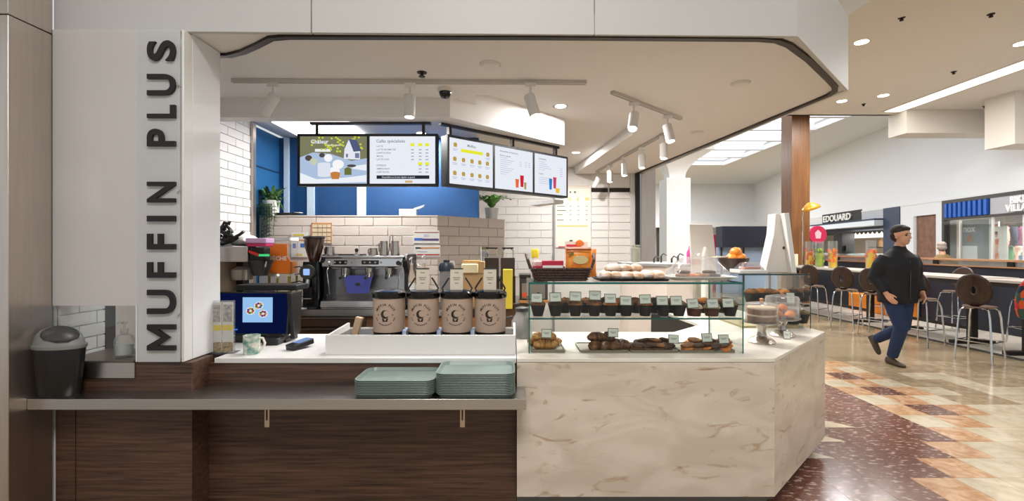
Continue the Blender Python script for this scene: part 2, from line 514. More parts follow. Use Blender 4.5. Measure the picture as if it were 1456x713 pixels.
# ---- half wall of glazed tiles, straight then angled
HW = [(-2.66, 4.95), (-.78, 4.95), (-.09, 5.70)]
hw = struct('wall_half', MB().prism([(-2.65, 4.962), (-.785, 4.962), (-.099, 5.709), (-.17, 5.78), (-.83, 5.08), (-2.65, 5.08)], 0, 1.90), m_tgrout)
tl, th_ = .30, .103
items = []
def tiles_run(par, length, z0, n, off):
    it = []
    for r in range(n):
        za = z0 + r*th_
        x = -(tl/2 if (r + off) % 2 else 0)
        while x < length - .01:
            a = max(x, 0); b = min(x + tl - .005, length)
            if b - a > .02: it.append((a, b, 0, .014, za, za + th_ - .005))
            x += tl
    return it
e1 = bpy.data.objects.new('tile_field', None); e1['kind'] = 'structure'
it = [(a-2.65, b-2.65, 4.95, 4.964, z0, z1) for a, b, y0, y1, z0, z1 in tiles_run(hw, 1.87, 1.0-.02, 9, 0)]
pieces(hw, 'tile', it, m_tile, bev=.003)
ang = math.atan2(.75, .69); LN = math.hypot(.75, .69)
cache = {}
for a, b, y0, y1, z0, z1 in tiles_run(hw, LN, 1.0-.02, 9, 1):
    key = round(b-a, 3)
    loc = (-.78 + a*math.cos(ang), 4.95 + a*math.sin(ang), z0)
    if key not in cache:
        cache[key] = B(0, b-a, 0, .014, 0, z1-z0).build('tile', m_tile, hw, loc=loc, rz=ang, bev=.003)
    else:
        o = cache[key].copy(); o.location = loc; C.objects.link(o)
MB().prism([(-2.65, 4.945), (-.777, 4.945), (-.085, 5.697), (-.165, 5.785), (-.83, 5.085), (-2.65, 5.085)], 1.90, 1.912).build('wall_cap', m_tile, hw)

# ---- blue back room
bw = struct('wall_blue', MB().box(-2.78, -2.66, 4.76, 5.40, 0, 2.83), M('blue_side_panels', (34, 98, 152), .45, var=.03, scale=2))
struct('wall_blue_back', MB().box(-2.78, -.38, 5.40, 5.5, 0, 2.83), m_blue)
m_strip = M('pale_joint_strip', (198, 216, 232), .4)
for n_, (pa, pb) in enumerate(((404, 411), (437, 447), (508, 520))):
    struct('trim_%d' % (4 + n_), B(PX(pa, 5.385), PX(pb, 5.385), 5.375, 5.405, 0, 2.83), m_strip)
for z0 in (1.35, 2.42):
    B(-2.662, -2.65, 4.76, 5.40, z0, z0 + .012).build('panel_joint', M('dark_blue_joint', (12, 44, 78), .6), bw)
B(-2.35, -1.62, 4.62, 5.3, 2.80, 2.83).build('light_panel', m_panel, ceiling)

# ---- back wall of the shop
wb = struct('wall_back', B(-1.3, 2.12, 8.115, 8.25, 0, 2.97), m_grout)
items = []
bhh, bll = .134, .40
for r in range(22):
    z0 = r*bhh; z1 = min(z0 + bhh - .007, 2.83)
    if z1 < 1.1 or z1 - z0 < .03: continue
    x = -1.3 - (bll/2 if r % 2 else 0)
    while x < PX(787, 8.1) - .02:
        a = max(x, -1.3); b = min(x + bll - .007, PX(787, 8.1))
        if b - a > .03 and b > -.55: items.append((a, b, 8.10, 8.12, z0, z1))
        x += bll
    # the two plain pilasters right of the poster
    for (pa, pb) in ((841, 864.5), (866.5, 899)):
        xa, xb = PX(pa, 8.1), PX(pb, 8.1)
        if z0 < 2.5: items.append((xa, xb, 8.09, 8.12, z0, min(z1, 2.52)))
pieces(wb, 'brick', items, m_brick, bev=.002)
for (pa, pb) in ((841, 864.5), (866.5, 899)):
    B(PX(pa, 8.1), PX(pb, 8.1), 8.09, 8.12, 2.60, 2.83).build('wall_panel', m_brick, wb)
    B(PX(pa, 8.1), PX(pb, 8.1), 8.108, 8.118, 2.525, 2.595).build('dark_slot', m_bronze, wb)
B(PX(787, 8.1)-.01, PX(787, 8.1)+.02, 8.07, 8.12, 0, 2.6).build('corner_bead', m_gray, wb)
struct('trim_7', B(2.02, 2.09, 8.03, 8.12, 0, 2.83), m_white2)
struct('trim_8', B(2.09, 2.16, 7.98, 8.12, 0, 2.83), m_black)
struct('column_steel', B(2.19, 2.43, 8.0, 8.3, 0, 2.9), m_steelv)

# ---- stainless column at the far left of the front
cs = sroot('column_front')
B(-3.3, -2.623, 2.46, 2.70, 0, 2.79).build('lower_cladding', m_steelv, cs, bev=.004)
B(-3.3, -2.623, 2.46, 2.70, 2.795, 3.5).build('upper_cladding', m_steelv, cs, bev=.004)

# ---- mall ceilings
m_mceil = M('beige_mall_ceiling', (224, 219, 210), .9, var=.01)
struct('ceiling_mall', MB().box(2.9, 22, -7, 13.0, 5.2, 5.4).box(-8, 2.9, -7, 2.0, 5.2, 5.4), m_mceil)
struct('ceiling_mall_far', MB().box(11.4, 22, 13.0, 40, 6.0, 6.2).box(2.3, 11.4, 25.4, 40, 6.0, 6.2).box(2.3, 5.2, 13.0, 25.4, 6, 6.2).box(2.9, 22, 12.9, 13.0, 5.2, 6.2), m_wall)
sk = sroot('skylight')
B(5.2, 11.4, 13, 25.4, 6.3, 6.35).build('sky_pane', E('skylight_daylight', (244, 248, 255), 2.8), sk)
for y in (14.2, 16, 17.8, 19.6, 21.4, 23.2): B(5.2, 11.4, y, y + .18, 6.0, 6.3).build('skylight_beam', m_wall, sk)
struct('ceiling_soffit', MB().box(10.35, 12.9, 12.4, 13.0, 4.58, 5.2).box(11.6, 14, 10.9, 11.6, 3.97, 5.2), m_mceil)
struct('ceiling_soffit_near', MB().prism([(4.6, 3.0), (8.6, 3.0), (5.0, 6.9), (4.6, 6.9)], 4.75, 5.2), m_mceil)
cov = struct('ceiling_cove', B(9.85, 10.35, 3.0, 12.6, 5.185, 5.2), m_mceil)
B(9.9, 10.3, 3.0, 12.55, 5.178, 5.186).build('light_strip', E('cove_light', (255, 246, 232), 3.2), cov)

# ---- mall right wall with its shops (local x runs along the wall, local -y into the shops)
WR = math.atan2(1, .197)
wr = sroot('wall_right', (12.7, 11.7, 0), WR)
def S(px):
    u = (px - 728)/F
    return (10.395/(u - .197) - 11.7)/.981
MB().box(-8, 24, -.3, 0, 3.02, 6.2).build('upper_wall', m_wall, wr)
B(-8, 24, -.02, .03, 3.00, 3.06).build('ledge', m_white, wr)
MB().box(2.87, 3.18, -.3, .02, 0, 3.05).build('pilaster', m_wall, wr)
MB().box(4.28, 5.0, -.3, .02, 0, 3.05).box(3.18, 4.28, -.3, .02, 2.62, 3.05).build('pier', m_wall, wr)
# far end wall
wf = struct('wall_far', B(1.6, 22, 33, 33.2, 3.05, 6.2), m_wall)
B(1.6, 22, 32.4, 33.05, 2.95, 3.35).build('bulkhead', m_wall, wf)
B(1.6, 22, 34.5, 34.7, 0, 3.0).build('shop_back_wall', M('bright_shop_back', (240, 240, 240), .8), wf)
for px in (934, 948, 990, 1022, 1040, 1098):
    B(PX(px, 33), PX(px, 33) + .25, 32.9, 33.1, 0, 3.0).build('shop_post', m_dgray, wf)
B(PX(976, 33), PX(1010, 33), 32.85, 33.1, 2.72, 3.0).build('shop_sign_band', m_dgray, wf)
# white mall column with a flared head
cw = sroot('column_white')
xa, xb = PX(948, 14), PX(982, 14)
B(xa, xb, 14, 14.7, 0, PZ(253, 14)).build('shaft', M('column_white_paint', (246, 246, 246), .7), cw)
rings = []
for k in range(9):
    t = k/8; z = PZ(253, 14) + t*.75; hw_ = .235 + .62*t**2.2
    cx = (xa+xb)/2; cy = 14.35
    rings.append([(cx-hw_, cy-hw_, z), (cx+hw_, cy-hw_, z), (cx+hw_, cy+hw_, z), (cx-hw_, cy+hw_, z)])
MB().ring_loft(rings).build('flared_head', MATS['column_white_paint'], cw, smooth=20)
B((xa+xb)/2-.855, (xa+xb)/2+.855, 14.35-.855, 14.35+.855, PZ(253, 14) + .75, 6.0).build('capital', MATS['column_white_paint'], cw)
# wooden square column at the tables
xw = 398/672*13.2
struct('column_wood', B(xw, xw + .50, 13.2, 13.72, 0, 6.0), m_pillar if 'm_pillar' in globals() else m_wood2)

lamp('mall_fill', 'AREA', (4.5, 22.0, 5.9), 400, size=2.0, color=(1, .99, .98))  # added fill lamps without fittings, lifting the white column and far wall
lamp('mall_fill', 'AREA', (4.2, 10.0, 5.1), 150, size=1.5, color=(1, .98, .96))
lamp('mall_fill', 'AREA', (9.0, 27.0, 5.9), 700, size=2.5, color=(1, .99, .98))
# ================================================================ FILL LAMPS WITHOUT A FITTING (added to brighten the concourse and shop front)
lamp('mall_fill', 'AREA', (0.0, -1.0, 5.1), 200, size=2.0, color=(1, .97, .94))
lamp('mall_fill', 'AREA', (6.5, 3.0, 5.1), 200, size=2.0, color=(1, .97, .94))
lamp('mall_fill', 'AREA', (8.0, 9.0, 5.1), 200, size=2.0, color=(1, .97, .94))
# ================================================================ FRONT OF THE SHOP
# ---- sign column: brown wood base, white box, glass sheet with the upright lettering
base_root = thing('sign_pillar_base', 'dark walnut clad base block under the white sign pillar', 'plinth', (0, 0, 0))
xr = PX(273, 2.71)
MB().box(PX(107, 2.71) + .004, xr, 2.71, 2.90, 0, .917).build('front_panel', m_wood, base_root, bev=.002)
MB().box(-2.62, PX(107, 2.71) - .004, 2.712, 2.90, 0, .917).build('side_panel', m_wood, base_root, bev=.002)
B(-2.62, xr, 2.90, 3.05, 0, .90).build('core', m_bronze, base_root)
B(PX(118, 2.705), PX(192, 2.705), 2.701, 2.71, PZ(538, 2.7), .916).build('steel_plate', m_steel, base_root)
B(-2.60, PX(197, 2.75), 2.712, 3.05, .917, .925).build('ledge_top', M('brown_ledge_steel', (128, 112, 100), .3, .7, var=.05), base_root)

sp = thing('sign_pillar', 'white boxed pillar carrying the tall upright black lettering', 'pillar', (0, 0, .92))
x0, x1 = PX(200, 2.78), PX(268, 2.74)
B(x0, x1, 2.775, 3.04, 0, 1.91).build('pillar_box', M('pillar_white', (226, 227, 229), .45, var=.01), sp, bev=.004)
B(PX(257.5, 2.70), x1, 2.70, 2.775, 0, 1.905).build('pillar_edge', m_white, sp, bev=.004)

gs = thing('glass_screen', 'frosted glass screen beside the stainless column, clear along its foot', 'screen', (0, 0, .92))
z_split = PZ(435, 2.70) - .92
B(-2.62, PX(197, 2.70), 2.695, 2.703, z_split, 1.90).build('frosted_pane', m_frost, gs)
B(-2.62, PX(195, 2.70), 2.695, 2.703, .006, z_split - .001).build('clear_pane', m_glass, gs)
B(PX(198, 2.70), PX(257, 2.70), 2.690, 2.700, .004, 1.90).build('lettering_pane', m_frost2, gs)
B(PX(194.5, 2.70), PX(196.5, 2.70), 2.692, 2.705, .004, z_split).build('pane_edge', m_white, gs)

lets = [('M', 462, 499), ('U', 412.5, 447), ('F', 373, 395.5), ('F', 332.5, 355), ('I', 307, 315), ('N', 258.5, 288), ('P', 183, 208), ('L', 149, 167.5), ('U', 105, 135), ('S', 57, 86)]
sg = thing('shop_sign', 'upright black lettering reading MUFFIN PLUS down the white pillar', 'sign', (0, 0, 0))
YS = 2.672
for ch, ya, yb in lets:
    if ch == 'M':
        me = bpy.data.meshes.new('letter_m')
        k_ = .21
        me.from_pydata([(0,0,0),(k_*.9,0,0),(k_*.9,.62,0),(.5,.18,0),(1-k_*.9,.62,0),(1-k_*.9,0,0),(1,0,0),(1,1,0),(1-k_*.9,1,0),(.5,.50,0),(k_*.9,1,0),(0,1,0)], [], [(0,1,2,10,11),(2,3,9,10),(3,4,8,9),(4,5,6,7,8)])
    else: me = text_mesh(ch, 1, 0, .022, 'CENTER', 6)
    xs_ = [v.co.x for v in me.vertices]; ys_ = [v.co.y for v in me.vertices]
    wx, wy = max(xs_)-min(xs_), max(ys_)-min(ys_)
    cx, cy = (max(xs_)+min(xs_))/2, (max(ys_)+min(ys_))/2
    X0, X1 = PX(208.5, YS), PX(248.5, YS)
    sw = (yb-ya)/F*YS / wx; sh = (X1-X0) / wy
    z = PZ((ya+yb)/2, YS); xm = (X0+X1)/2
    # letter x -> up, letter y (its top) -> towards -X
    verts2 = [(-(v.co.y-cy)*sh, (v.co.x-cx)*sw) for v in me.vertices]
    bmm = bmesh.new()
    vs = [bmm.verts.new((a, 0, b)) for a, b in verts2]
    for p in me.polygons:
        try: bmm.faces.new([vs[i] for i in p.vertices])
        except ValueError: pass
    r = bmesh.ops.extrude_face_region(bmm, geom=bmm.faces[:])
    for v in [g for g in r['geom'] if isinstance(g, bmesh.types.BMVert)]: v.co.y += .014
    bmesh.ops.recalc_face_normals(bmm, faces=bmm.faces[:])
    m2 = bpy.data.meshes.new('letter'); bmm.to_mesh(m2); bmm.free(); m2.materials.append(m_letter)
    o = bpy.data.objects.new('letter', m2); o.parent = sg; o.location = (xm, YS, z); C.objects.link(o)
for z in (1.2, 1.9, 2.5):
    MB().cyl((PX(252, YS), 2.672, z), (PX(252, YS), 2.695, z), .006).build('stand_off', m_chrome, sg)

# soap bottle behind the clear strip
t = thing('soap_dispenser', 'clear soap pump bottle behind the clear foot of the glass screen', 'bottle', (PX(177, 2.80), 2.80, .925))
MB().lathe([(.001, 0), (.045, 0), (.05, .01), (.05, .10), (.044, .125), (.018, .14), (.018, .15)], 20, cap=False).build('body', m_acry, t)
MB().lathe([(.001, .02), (.044, .02), (.044, .08), (.001, .08)], 20).build('soap', M('clear_soap', (222, 224, 222), .2), t)
MB().lathe([(.02, .15), (.02, .168), (.007, .17), (.007, .2), (.016, .2), (.016, .212), (.001, .214)], 14).tube([(0, 0, .205), (-.035, 0, .208), (-.045, 0, .2)], .006).build('pump', m_acry, t)

# ---- stainless tray shelf on brackets
ts = thing('tray_shelf', 'long stainless tray shelf running along the wood front', 'shelf', (0, 0, .755))
xl, xe = -2.622, PX(748, 2.57)
MB().prism([(xl, 2.56), (xe, 2.56), (xe, 2.79), (.02, 2.86), (-1.82, 2.86), (-1.83, 2.71), (xl, 2.71)], -.012, 0).build('shelf_top', m_steel, ts)
B(xl, xe, 2.555, 2.563, -.058, .0005).build('front_lip', m_steel, ts, bev=.002)
B(xe-.006, xe, 2.563, 2.79, -.058, -.012).build('end_lip', m_steel, ts)
m_brk = M('pale_brass_bracket', (196, 176, 156), .3, .9, var=.03)
for px in (382, 658):
    xb_ = PX(px, 2.62)
    b = MB().box(xb_-.014, xb_+.014, 2.60, 2.612, -.17, -.012).box(xb_-.012, xb_+.012, 2.612, 2.865, -.03, -.012).build('bracket', m_brk, ts, bev=.002)
    B(xb_-.004, xb_+.004, 2.598, 2.601, -.13, -.06).build('bracket_slot', m_bronze, b)

# ---- wood fronted service counter and its white top
wc = thing('service_counter', 'dark walnut fronted counter with a pale worktop behind the tray shelf', 'counter', (0, 0, 0))
XR = .026
B(-1.84, XR, 2.865, 2.90, 0, .875).build('front_panel', m_wood, wc)
B(-1.84, XR, 2.90, 3.60, 0, .875).build('carcass', m_bronze, wc)
MB().prism([(-2.55, 3.06), (-1.80, 3.06), (-1.80, 2.858), (XR, 2.858), (XR, 3.66), (-2.55, 3.66)], .876, .906).build('worktop', m_white, wc, bev=.002)
# ---- raised white tray well that carries the coffee urns
rw = thing('raised_well', 'white raised box with a lip holding the four coffee urns', 'stand', (0, 0, .906))
wx0, wx1 = PX(463, 2.96), PX(733, 2.96)
B(wx0, wx1, 2.955, 2.970, 0, PZ(477, 2.955)-.906).build('front_panel', m_white, rw, bev=.002)
B(wx0, wx1, 2.97, 3.36, .0, .088).build('deck', m_dgray, rw)
for xx in (wx0, wx1-.014):
    MB().prism([(2.97, 0), (3.36, 0), (3.36, .135), (2.97, .118)], xx, xx + .014, 'x').build('side_panel', m_white, rw)
B(wx0, wx1, 3.36, 3.372, 0, .10).build('back_panel', m_white, rw)

# ---- marble display counter
mc = thing('marble_counter', 'beige marble counter with a chamfered corner under the pastry cases', 'counter', (0, 0, 0))
ring = [(.029, 2.79), (1.549, 2.79), (2.43, 3.671), (2.36, 5.2)]
inner = [(1.52, 5.2), (1.60, 4.02), (1.25, 3.66), (.029, 3.66)]
MB().prism([(.029, 2.80), (1.545, 2.80), (2.42, 3.675), (2.35, 5.2), (1.53, 5.2), (1.61, 4.03), (1.26, 3.65), (.029, 3.65)], .10, .89).build('carcass', m_bronze, mc)
def slab(p0, p1, name):
    a = Vector(p0); b = Vector(p1); d = b-a; ln = d.length
    return B(0, ln, 0, .02, .103, .899).build(name, m_marble, mc, loc=(a.x, a.y, 0), rz=math.atan2(d.y, d.x))
slab(ring[0], ring[1], 'front_slab'); slab(ring[1], ring[2], 'corner_slab'); slab(ring[2], ring[3], 'side_slab')
MB().prism(ring + inner, .895, .92).build('marble_top', M('pale_marble_top', (238, 233, 222), .25, rgb2=(226, 219, 205), scale=3), mc, bev=.0015)
MB().prism([(.029, 2.87), (1.515, 2.87), (2.35, 3.70), (2.28, 5.2), (1.6, 5.2), (1.6, 4.0), (1.2, 3.6), (.029, 3.6)], 0, .104).build('kick_plinth', M('gray_kick_plinth', (112, 108, 104), .5), mc)

# ---- cafeteria trays in two stacks
m_tray = M('sage_green_tray', (122, 138, 132), .35, var=.02)
m_traye = M('sage_green_tray_top', (196, 206, 196), .3, var=.02)
def tray_mb(wd, dp):
    m = MB(); r = .055; h = .020
    prof = [(0, 0, .004), (.0, 0, .0), (-.012, 0, h), (.002, 0, h + .002), (.004, 0, h - .001), (-.008, .0, h-.004)]
    loops = []
    def loop(ins, z): return [(x, y, z) for x, y in rrect(-wd/2 + ins, wd/2 - ins, -dp/2 + ins, dp/2 - ins, max(r - ins, .01), 5)]
    # outside bottom, outside rim, rim top, inside rim, inside floor
    m.ring_loft([loop(.016, 0), loop(.004, .019), loop(0, .021), loop(.001, .0225), loop(.007, .0225), loop(.018, .0045)], cap=True)
    return m
tx = [(PX(500, 2.56), PX(616.5, 2.56), 9, 'lower'), (PX(617.5, 2.56), PX(732.5, 2.56), 13, 'taller')]
first = None
for xa, xb, n_, nm in tx:
    wd = xb - xa; dp = .298
    hstep = .0092 if nm == 'lower' else .0092
    for k in range(n_):
        z = .755 + k*hstep + .001
        lab = 'sage green cafeteria tray, %s of the %s stack on the shelf' % ('topmost' if k == n_-1 else 'lowest' if k == 0 else ORD[k] + ' up', nm)
        if k == 0:
            o = tray_mb(wd, dp).build('cafeteria_tray', m_tray, None, loc=((xa+xb)/2, 2.563 + dp/2, z), smooth=50)
            src = o
        else:
            o = src.copy(); o.location = ((xa+xb)/2 + random.uniform(-.001, .001), 2.563 + dp/2 + random.uniform(-.001, .001), z); C.objects.link(o)
        tag(o, lab, 'tray', 'cafeteria trays stacked on the steel shelf')

# ---- swing lid bin
t = thing('swing_bin', 'small black bin with a gray domed swing lid on the tray shelf', 'bin', (PX(84, 2.64), 2.637, .755))
sy = .56
MB().lathe([(.001, 0), (.108, 0), (.112, .006), (.140, .265), (.140, .285)], 32, sy=sy).build('body', m_black, t)
m_lid = M('gray_bin_lid', (132, 132, 131), .4, var=.02)
MB().lathe([(.143, .262), (.147, .268), (.147, .282), (.138, .286), (.132, .30), (.118, .335), (.09, .362), (.05, .378), (.001, .382)], 32, sy=sy).build('lid', m_lid, t)
PR_ = [(.138, .286), (.132, .30), (.118, .335), (.09, .362), (.05, .378), (.012, .382)]
def dome_pt(phi, q):
    q = max(0, min(len(PR_) - 1.001, q)); i = int(q); f = q - i
    r = PR_[i][0]*(1-f) + PR_[i+1][0]*f; z = PR_[i][1]*(1-f) + PR_[i+1][1]*f
    return (r*1.03*math.cos(phi), r*1.03*math.sin(phi)*sy - .002, z + .004)
fl = MB(); NU, NV = 17, 9; vs = []; fs = []
for j in range(NV):
    v = j/(NV-1)*2 - 1
    half = 1.02*math.sqrt(max(.0, 1 - v*v*.96))
    for i in range(NU):
        vs.append(dome_pt(-.95 + half*(i/(NU-1)*2 - 1), 1.0 + 3.6*(j/(NV-1))))
for j in range(NV-1):
    for i in range(NU-1): fs.append((j*NU+i, j*NU+i+1, (j+1)*NU+i+1, (j+1)*NU+i))
fl.add(vs, fs).build('swing_flap', M('dark_gray_flap', (62, 62, 64), .4), t, solid=.006)

# ================================================================ PASTRY CASE
CX0, CX1, CY0, CY1 = PX(752, 2.92), PX(1057, 2.92), 2.92, 3.42
CZ0, CZ1 = .92, PZ(402, 2.92)
pc = thing('pastry_case', 'large clear glass pastry case on the front marble counter', 'display case', (0, 0, .92))
H = CZ1 - CZ0
B(CX0, CX1, CY0, CY0+.006, .001, H-.008).build('front_pane', m_glass, pc)
B(CX0, CX0+.006, CY0+.006, CY1, .001, H-.008).build('side_pane', m_glass, pc)
B(CX1-.006, CX1, CY0+.006, CY1, .001, H-.008).build('side_pane', m_glass, pc)
B(CX0, CX1, CY0, CY1, H-.008, H).build('top_pane', m_glass, pc)
zs = PZ(453, 2.92) - .92
B(CX0+.008, CX1-.008, CY0+.008, CY1, zs-.008, zs).build('glass_shelf', m_glass, pc)
for nm, bx in (('pane_edge', (CX0-.001, CX1+.001, CY0-.002, CY0, H-.011, H+.001)), ('pane_edge', (CX0+.006, CX1-.006, CY0+.0062, CY0+.008, zs-.009, zs+.001)),
               ('pane_edge', (CX0-.002, CX0+.006, CY0-.002, CY0-.0005, .001, H-.011)), ('pane_edge', (CX1-.007, CX1+.001, CY0-.002, CY0-.0005, .001, H-.011)),
               ('pane_edge', (CX1-.001, CX1+.0005, CY0, CY1, H-.009, H+.0005)), ('pane_edge', (CX0-.0005, CX0+.001, CY0, CY1, H-.009, H+.0005)),
               ('pane_edge', (CX1-.008, CX1+.0005, CY1-.002, CY1, .001, H))):
    B(*bx).build(nm, m_teal, pc)
zshelf = .92 + zs

m_cup = M('black_muffin_paper', (34, 28, 25), .7, var=.15, scale=30)
m_mcol = {'dark': M('chocolate_crumb', (56, 36, 24), .9, rgb2=(92, 58, 34), scale=40, bump=.6), 'brown': M('brown_crumb', (112, 72, 40), .9, rgb2=(160, 108, 62), scale=35, bump=.6),
          'pale': M('oat_crumb', (176, 160, 112), .9, rgb2=(200, 186, 140), scale=60, bump=.6), 'orange': M('orange_crumb', (190, 96, 30), .9, rgb2=(226, 142, 60), scale=35, bump=.6),
          'olive': M('olive_crumb', (104, 88, 58), .9, rgb2=(136, 116, 80), scale=35, bump=.6), 'cream': M('cream_topping', (222, 206, 178), .7, rgb2=(196, 170, 130), scale=20, bump=.4)}
def muffin(kind, h=.075, r=.046, cup=True):
    t = thing('muffin', '', 'muffin')
    if cup:
        m = MB(); n = 32; rings = []
        for z, rad, am in ((0, r*.66, .0), (h*.45, r*.82, .025), (h*.95, r*1.0, .05), (h*1.02, r*1.0, .06)):
            rings.append([((rad*(1 + am*math.cos(16*2*PI*i/n)))*math.cos(2*PI*i/n), (rad*(1 + am*math.cos(16*2*PI*i/n)))*math.sin(2*PI*i/n), z) for i in range(n)])
        m.ring_loft(rings).build('paper_cup', m_cup, t)
    else:
        MB().lathe([(.001, 0), (r*.78, 0), (r*.95, h*.9)], 24).build('paper_cup', M('brown_muffin_paper', (92, 50, 36), .8), t)
    m = MB(); n = 20; rings = []
    for k in range(7):
        a = k/6*PI/2
        rings.append([(r*1.06*math.cos(a)*(1 + random.uniform(-.05, .05))*math.cos(2*PI*i/n) + .0, r*1.06*math.cos(a)*(1 + random.uniform(-.05, .05))*math.sin(2*PI*i/n), h*.92 + r*.62*math.sin(a)*(1 + random.uniform(-.06, .06))) for i in range(n)])
    m.ring_loft(rings).build('crown', m_mcol[kind], t)
    for k in range(7):
        a = random.uniform(0, 2*PI); q = random.uniform(.1, .8)
        MB().ell((r*q*math.cos(a), r*q*math.sin(a), h*.92 + r*.6*math.sqrt(max(0, 1-q*q*.85))), .007, .007, .006, 6, 4).build('crumb', m_mcol['cream' if kind in ('orange', 'pale') else 'brown'], t)
    return t
MX = [(765, 'brown', 1), (790, 'dark', 1), (818, 'brown', 1), (845, 'brown', 1), (868, 'orange', 1), (890, 'brown', 1), (917, 'orange', 1), (943, 'dark', 1), (965, 'olive', 1), (987, 'cream', 0), (1012, 'pale', 0), (1038, 'olive', 1)]
LOOK = {'brown': 'brown topped', 'dark': 'dark chocolate topped', 'orange': 'orange brown topped', 'olive': 'dull olive topped', 'cream': 'cream topped', 'pale': 'pale oat topped'}
protos = {}
YM = 3.03
for k, (px, kind, cup) in enumerate(MX):
    key = (kind, cup)
    lab = '%s muffin in %s paper cup, %s from basket end on upper glass shelf' % (LOOK[kind], 'black' if cup else 'brown', ORD[k])
    loc = (PX(px, YM), YM, zshelf)
    if key not in protos:
        t = muffin(kind, .078 if cup else .055, .047 if cup else .05, bool(cup)); protos[key] = t; t.location = loc; t['label'] = lab; t['group'] = 'muffins on the upper glass shelf'
    else: dup(protos[key], loc, random.uniform(0, 6), lab, 'muffins on the upper glass shelf')
# second rank of muffins behind
for k, (px, kind) in enumerate(((803, 'brown'), (833, 'brown'), (860, 'dark'), (882, 'orange'), (905, 'brown'), (932, 'dark'), (957, 'brown'), (1002, 'orange'), (1030, 'brown'))):
    src = protos[(kind, 1)]
    dup(src, (PX(px, 3.16), 3.17, zshelf), random.uniform(0, 6), '%s muffin in black cup, %s from basket end in the back rank' % (LOOK[kind], ORD[k]), 'muffins in the back rank of the shelf')

# price cards
m_card = M('pale_green_card', (220, 224, 216), .5, var=.01)
def card(loc, tilt, label, wd=.074, hh=.060, rz=0, group='price cards on the upper shelf'):
    t = thing('price_card', label, 'card', loc, rz, group)
    m = MB(); m.T = Matrix.Rotation(-.22, 4, 'X') @ Matrix.Rotation(tilt, 4, 'Y')
    m.box(-wd/2, wd/2, 0, .003, 0, hh).build('card_frame', M('card_frame_gray', (104, 104, 92), .5), t)
    m = MB(); m.T = Matrix.Rotation(-.22, 4, 'X') @ Matrix.Rotation(tilt, 4, 'Y')
    m.box(-wd/2+.004, wd/2-.004, -.0012, 0, .004, hh-.004).build('card_face', m_card, t)
    m = MB(); m.T = Matrix.Rotation(-.22, 4, 'X') @ Matrix.Rotation(tilt, 4, 'Y')
    a = wd*.30
    for q, l_ in ((.56, a), (.44, a*.7)):
        m.box(-l_, l_, -.0018, -.0012, hh*q, hh*q + .0028)
    m.build('print_lines', M('gray_print', (120, 126, 118), .8), t)
    return t
cards = [(763, 428), (790, 427), (818, 426), (846, 424.5), (868, 429), (890, 432), (918, 430), (942, 432), (962, 432), (986, 436), (1014, 436), (1036, 435)]
for k, (px, py) in enumerate(cards):
    Y = 2.972
    card((PX(px, Y), Y, PZ(py + 1.5, Y)-.005), random.uniform(-.08, .08), 'small pale price card before the %s muffin from basket end' % ORD[k])

# lower deck: wooden boards with pastries
m_board = M('gray_brown_board', (132, 120, 102), .5, var=.05)
def croissant(mat, L_=.085, R_=.032, bend=.9, ridge=7, name='croissant'):
    m = MB(); rings = []; N = 22; n = 12
    for k in range(N):
        u = k/(N-1)*2-1
        a = u*bend
        c = Vector((math.sin(a)*L_/bend, (math.cos(a)-1)*L_/bend*1.0, 0))
        rad = R_*(1-abs(u)**2.2)**.6 + .006
        rad *= 1 + .10*math.cos(ridge*2*PI*(u+1)/2)
        d = Vector((math.cos(a), -math.sin(a), 0)); s_ = Vector((-d.y, d.x, 0))
        rings.append([c + s_*rad*math.cos(2*PI*i/n) + Vector((0, 0, 1))*(rad*.85*math.sin(2*PI*i/n) + R_*.80) for i in range(n)])
    m.ring_loft(rings)
    return m
m_cro = M('golden_croissant', (150, 92, 40), .5, rgb2=(206, 154, 84), scale=30, bump=.4)
m_choc = M('dark_glazed_pastry', (58, 34, 20), .45, rgb2=(132, 84, 44), scale=28, bump=.5)
m_cook = M('brown_cookie', (120, 76, 40), .8, rgb2=(160, 106, 60), scale=40, bump=.6)
m_cookd = M('dark_cookie', (58, 38, 26), .8, rgb2=(96, 64, 42), scale=40, bump=.6)
boards = [(750.5, 804, 3.06, 'beside the case side pane nearest the urns'), (825, 894, 3.04, 'under the dark twisted pastries'), (897, 965, 3.04, 'under the brown cookie pile'), (967, 1046, 3.04, 'under the mixed cookies at the corner end')]
for k, (a, b, Yc, txt) in enumerate(boards):
    xa, xb = PX(a, 2.945) + (.02 if k == 0 else 0), PX(b, 2.945)
    o = MB().ring_loft([[(x, y, z) for x, y in rrect(xa+i, xb-i, 2.945+i, 3.20-i, .012, 3)] for i, z in ((.0, 0), (0, .014), (.006, .014), (.010, .008))]).build('pastry_board', m_board, None, loc=(0, 0, .921))
    tag(o, 'gray brown serving board %s' % txt, 'tray', 'serving boards on the lower deck')
zb = .921 + .0085
cr = croissant(m_cro).build('croissant', m_cro, None, loc=(PX(775, 3.02), 3.03, zb), rz=.15)
tag(cr, 'golden curved croissant lying in front on the board nearest the urns', 'croissant', 'croissants on the lower deck')
for (px, Y, dz, rz, lb) in ((768, 3.11, 0, -.5, 'golden croissant behind the front one on the board nearest the urns'), (782, 3.12, .0, .6, 'golden croissant at the back of the board nearest the urns'), (773, 3.06, .048, .1, 'golden croissant heaped topmost on the board nearest the urns')):
    c = cr.copy(); c.location = (PX(px, Y), Y, zb + dz); c.rotation_euler = (0, 0, rz); c['label'] = lb; C.objects.link(c)
tw = croissant(m_choc, .07, .03, .7, 9).build('twisted_pastry', m_choc, None, loc=(PX(845, 3.0), 3.0, zb), rz=1.2)
tag(tw, 'dark glazed pastry, first in the front row of the second board', 'pastry', 'dark pastries on the second board')
k = 1
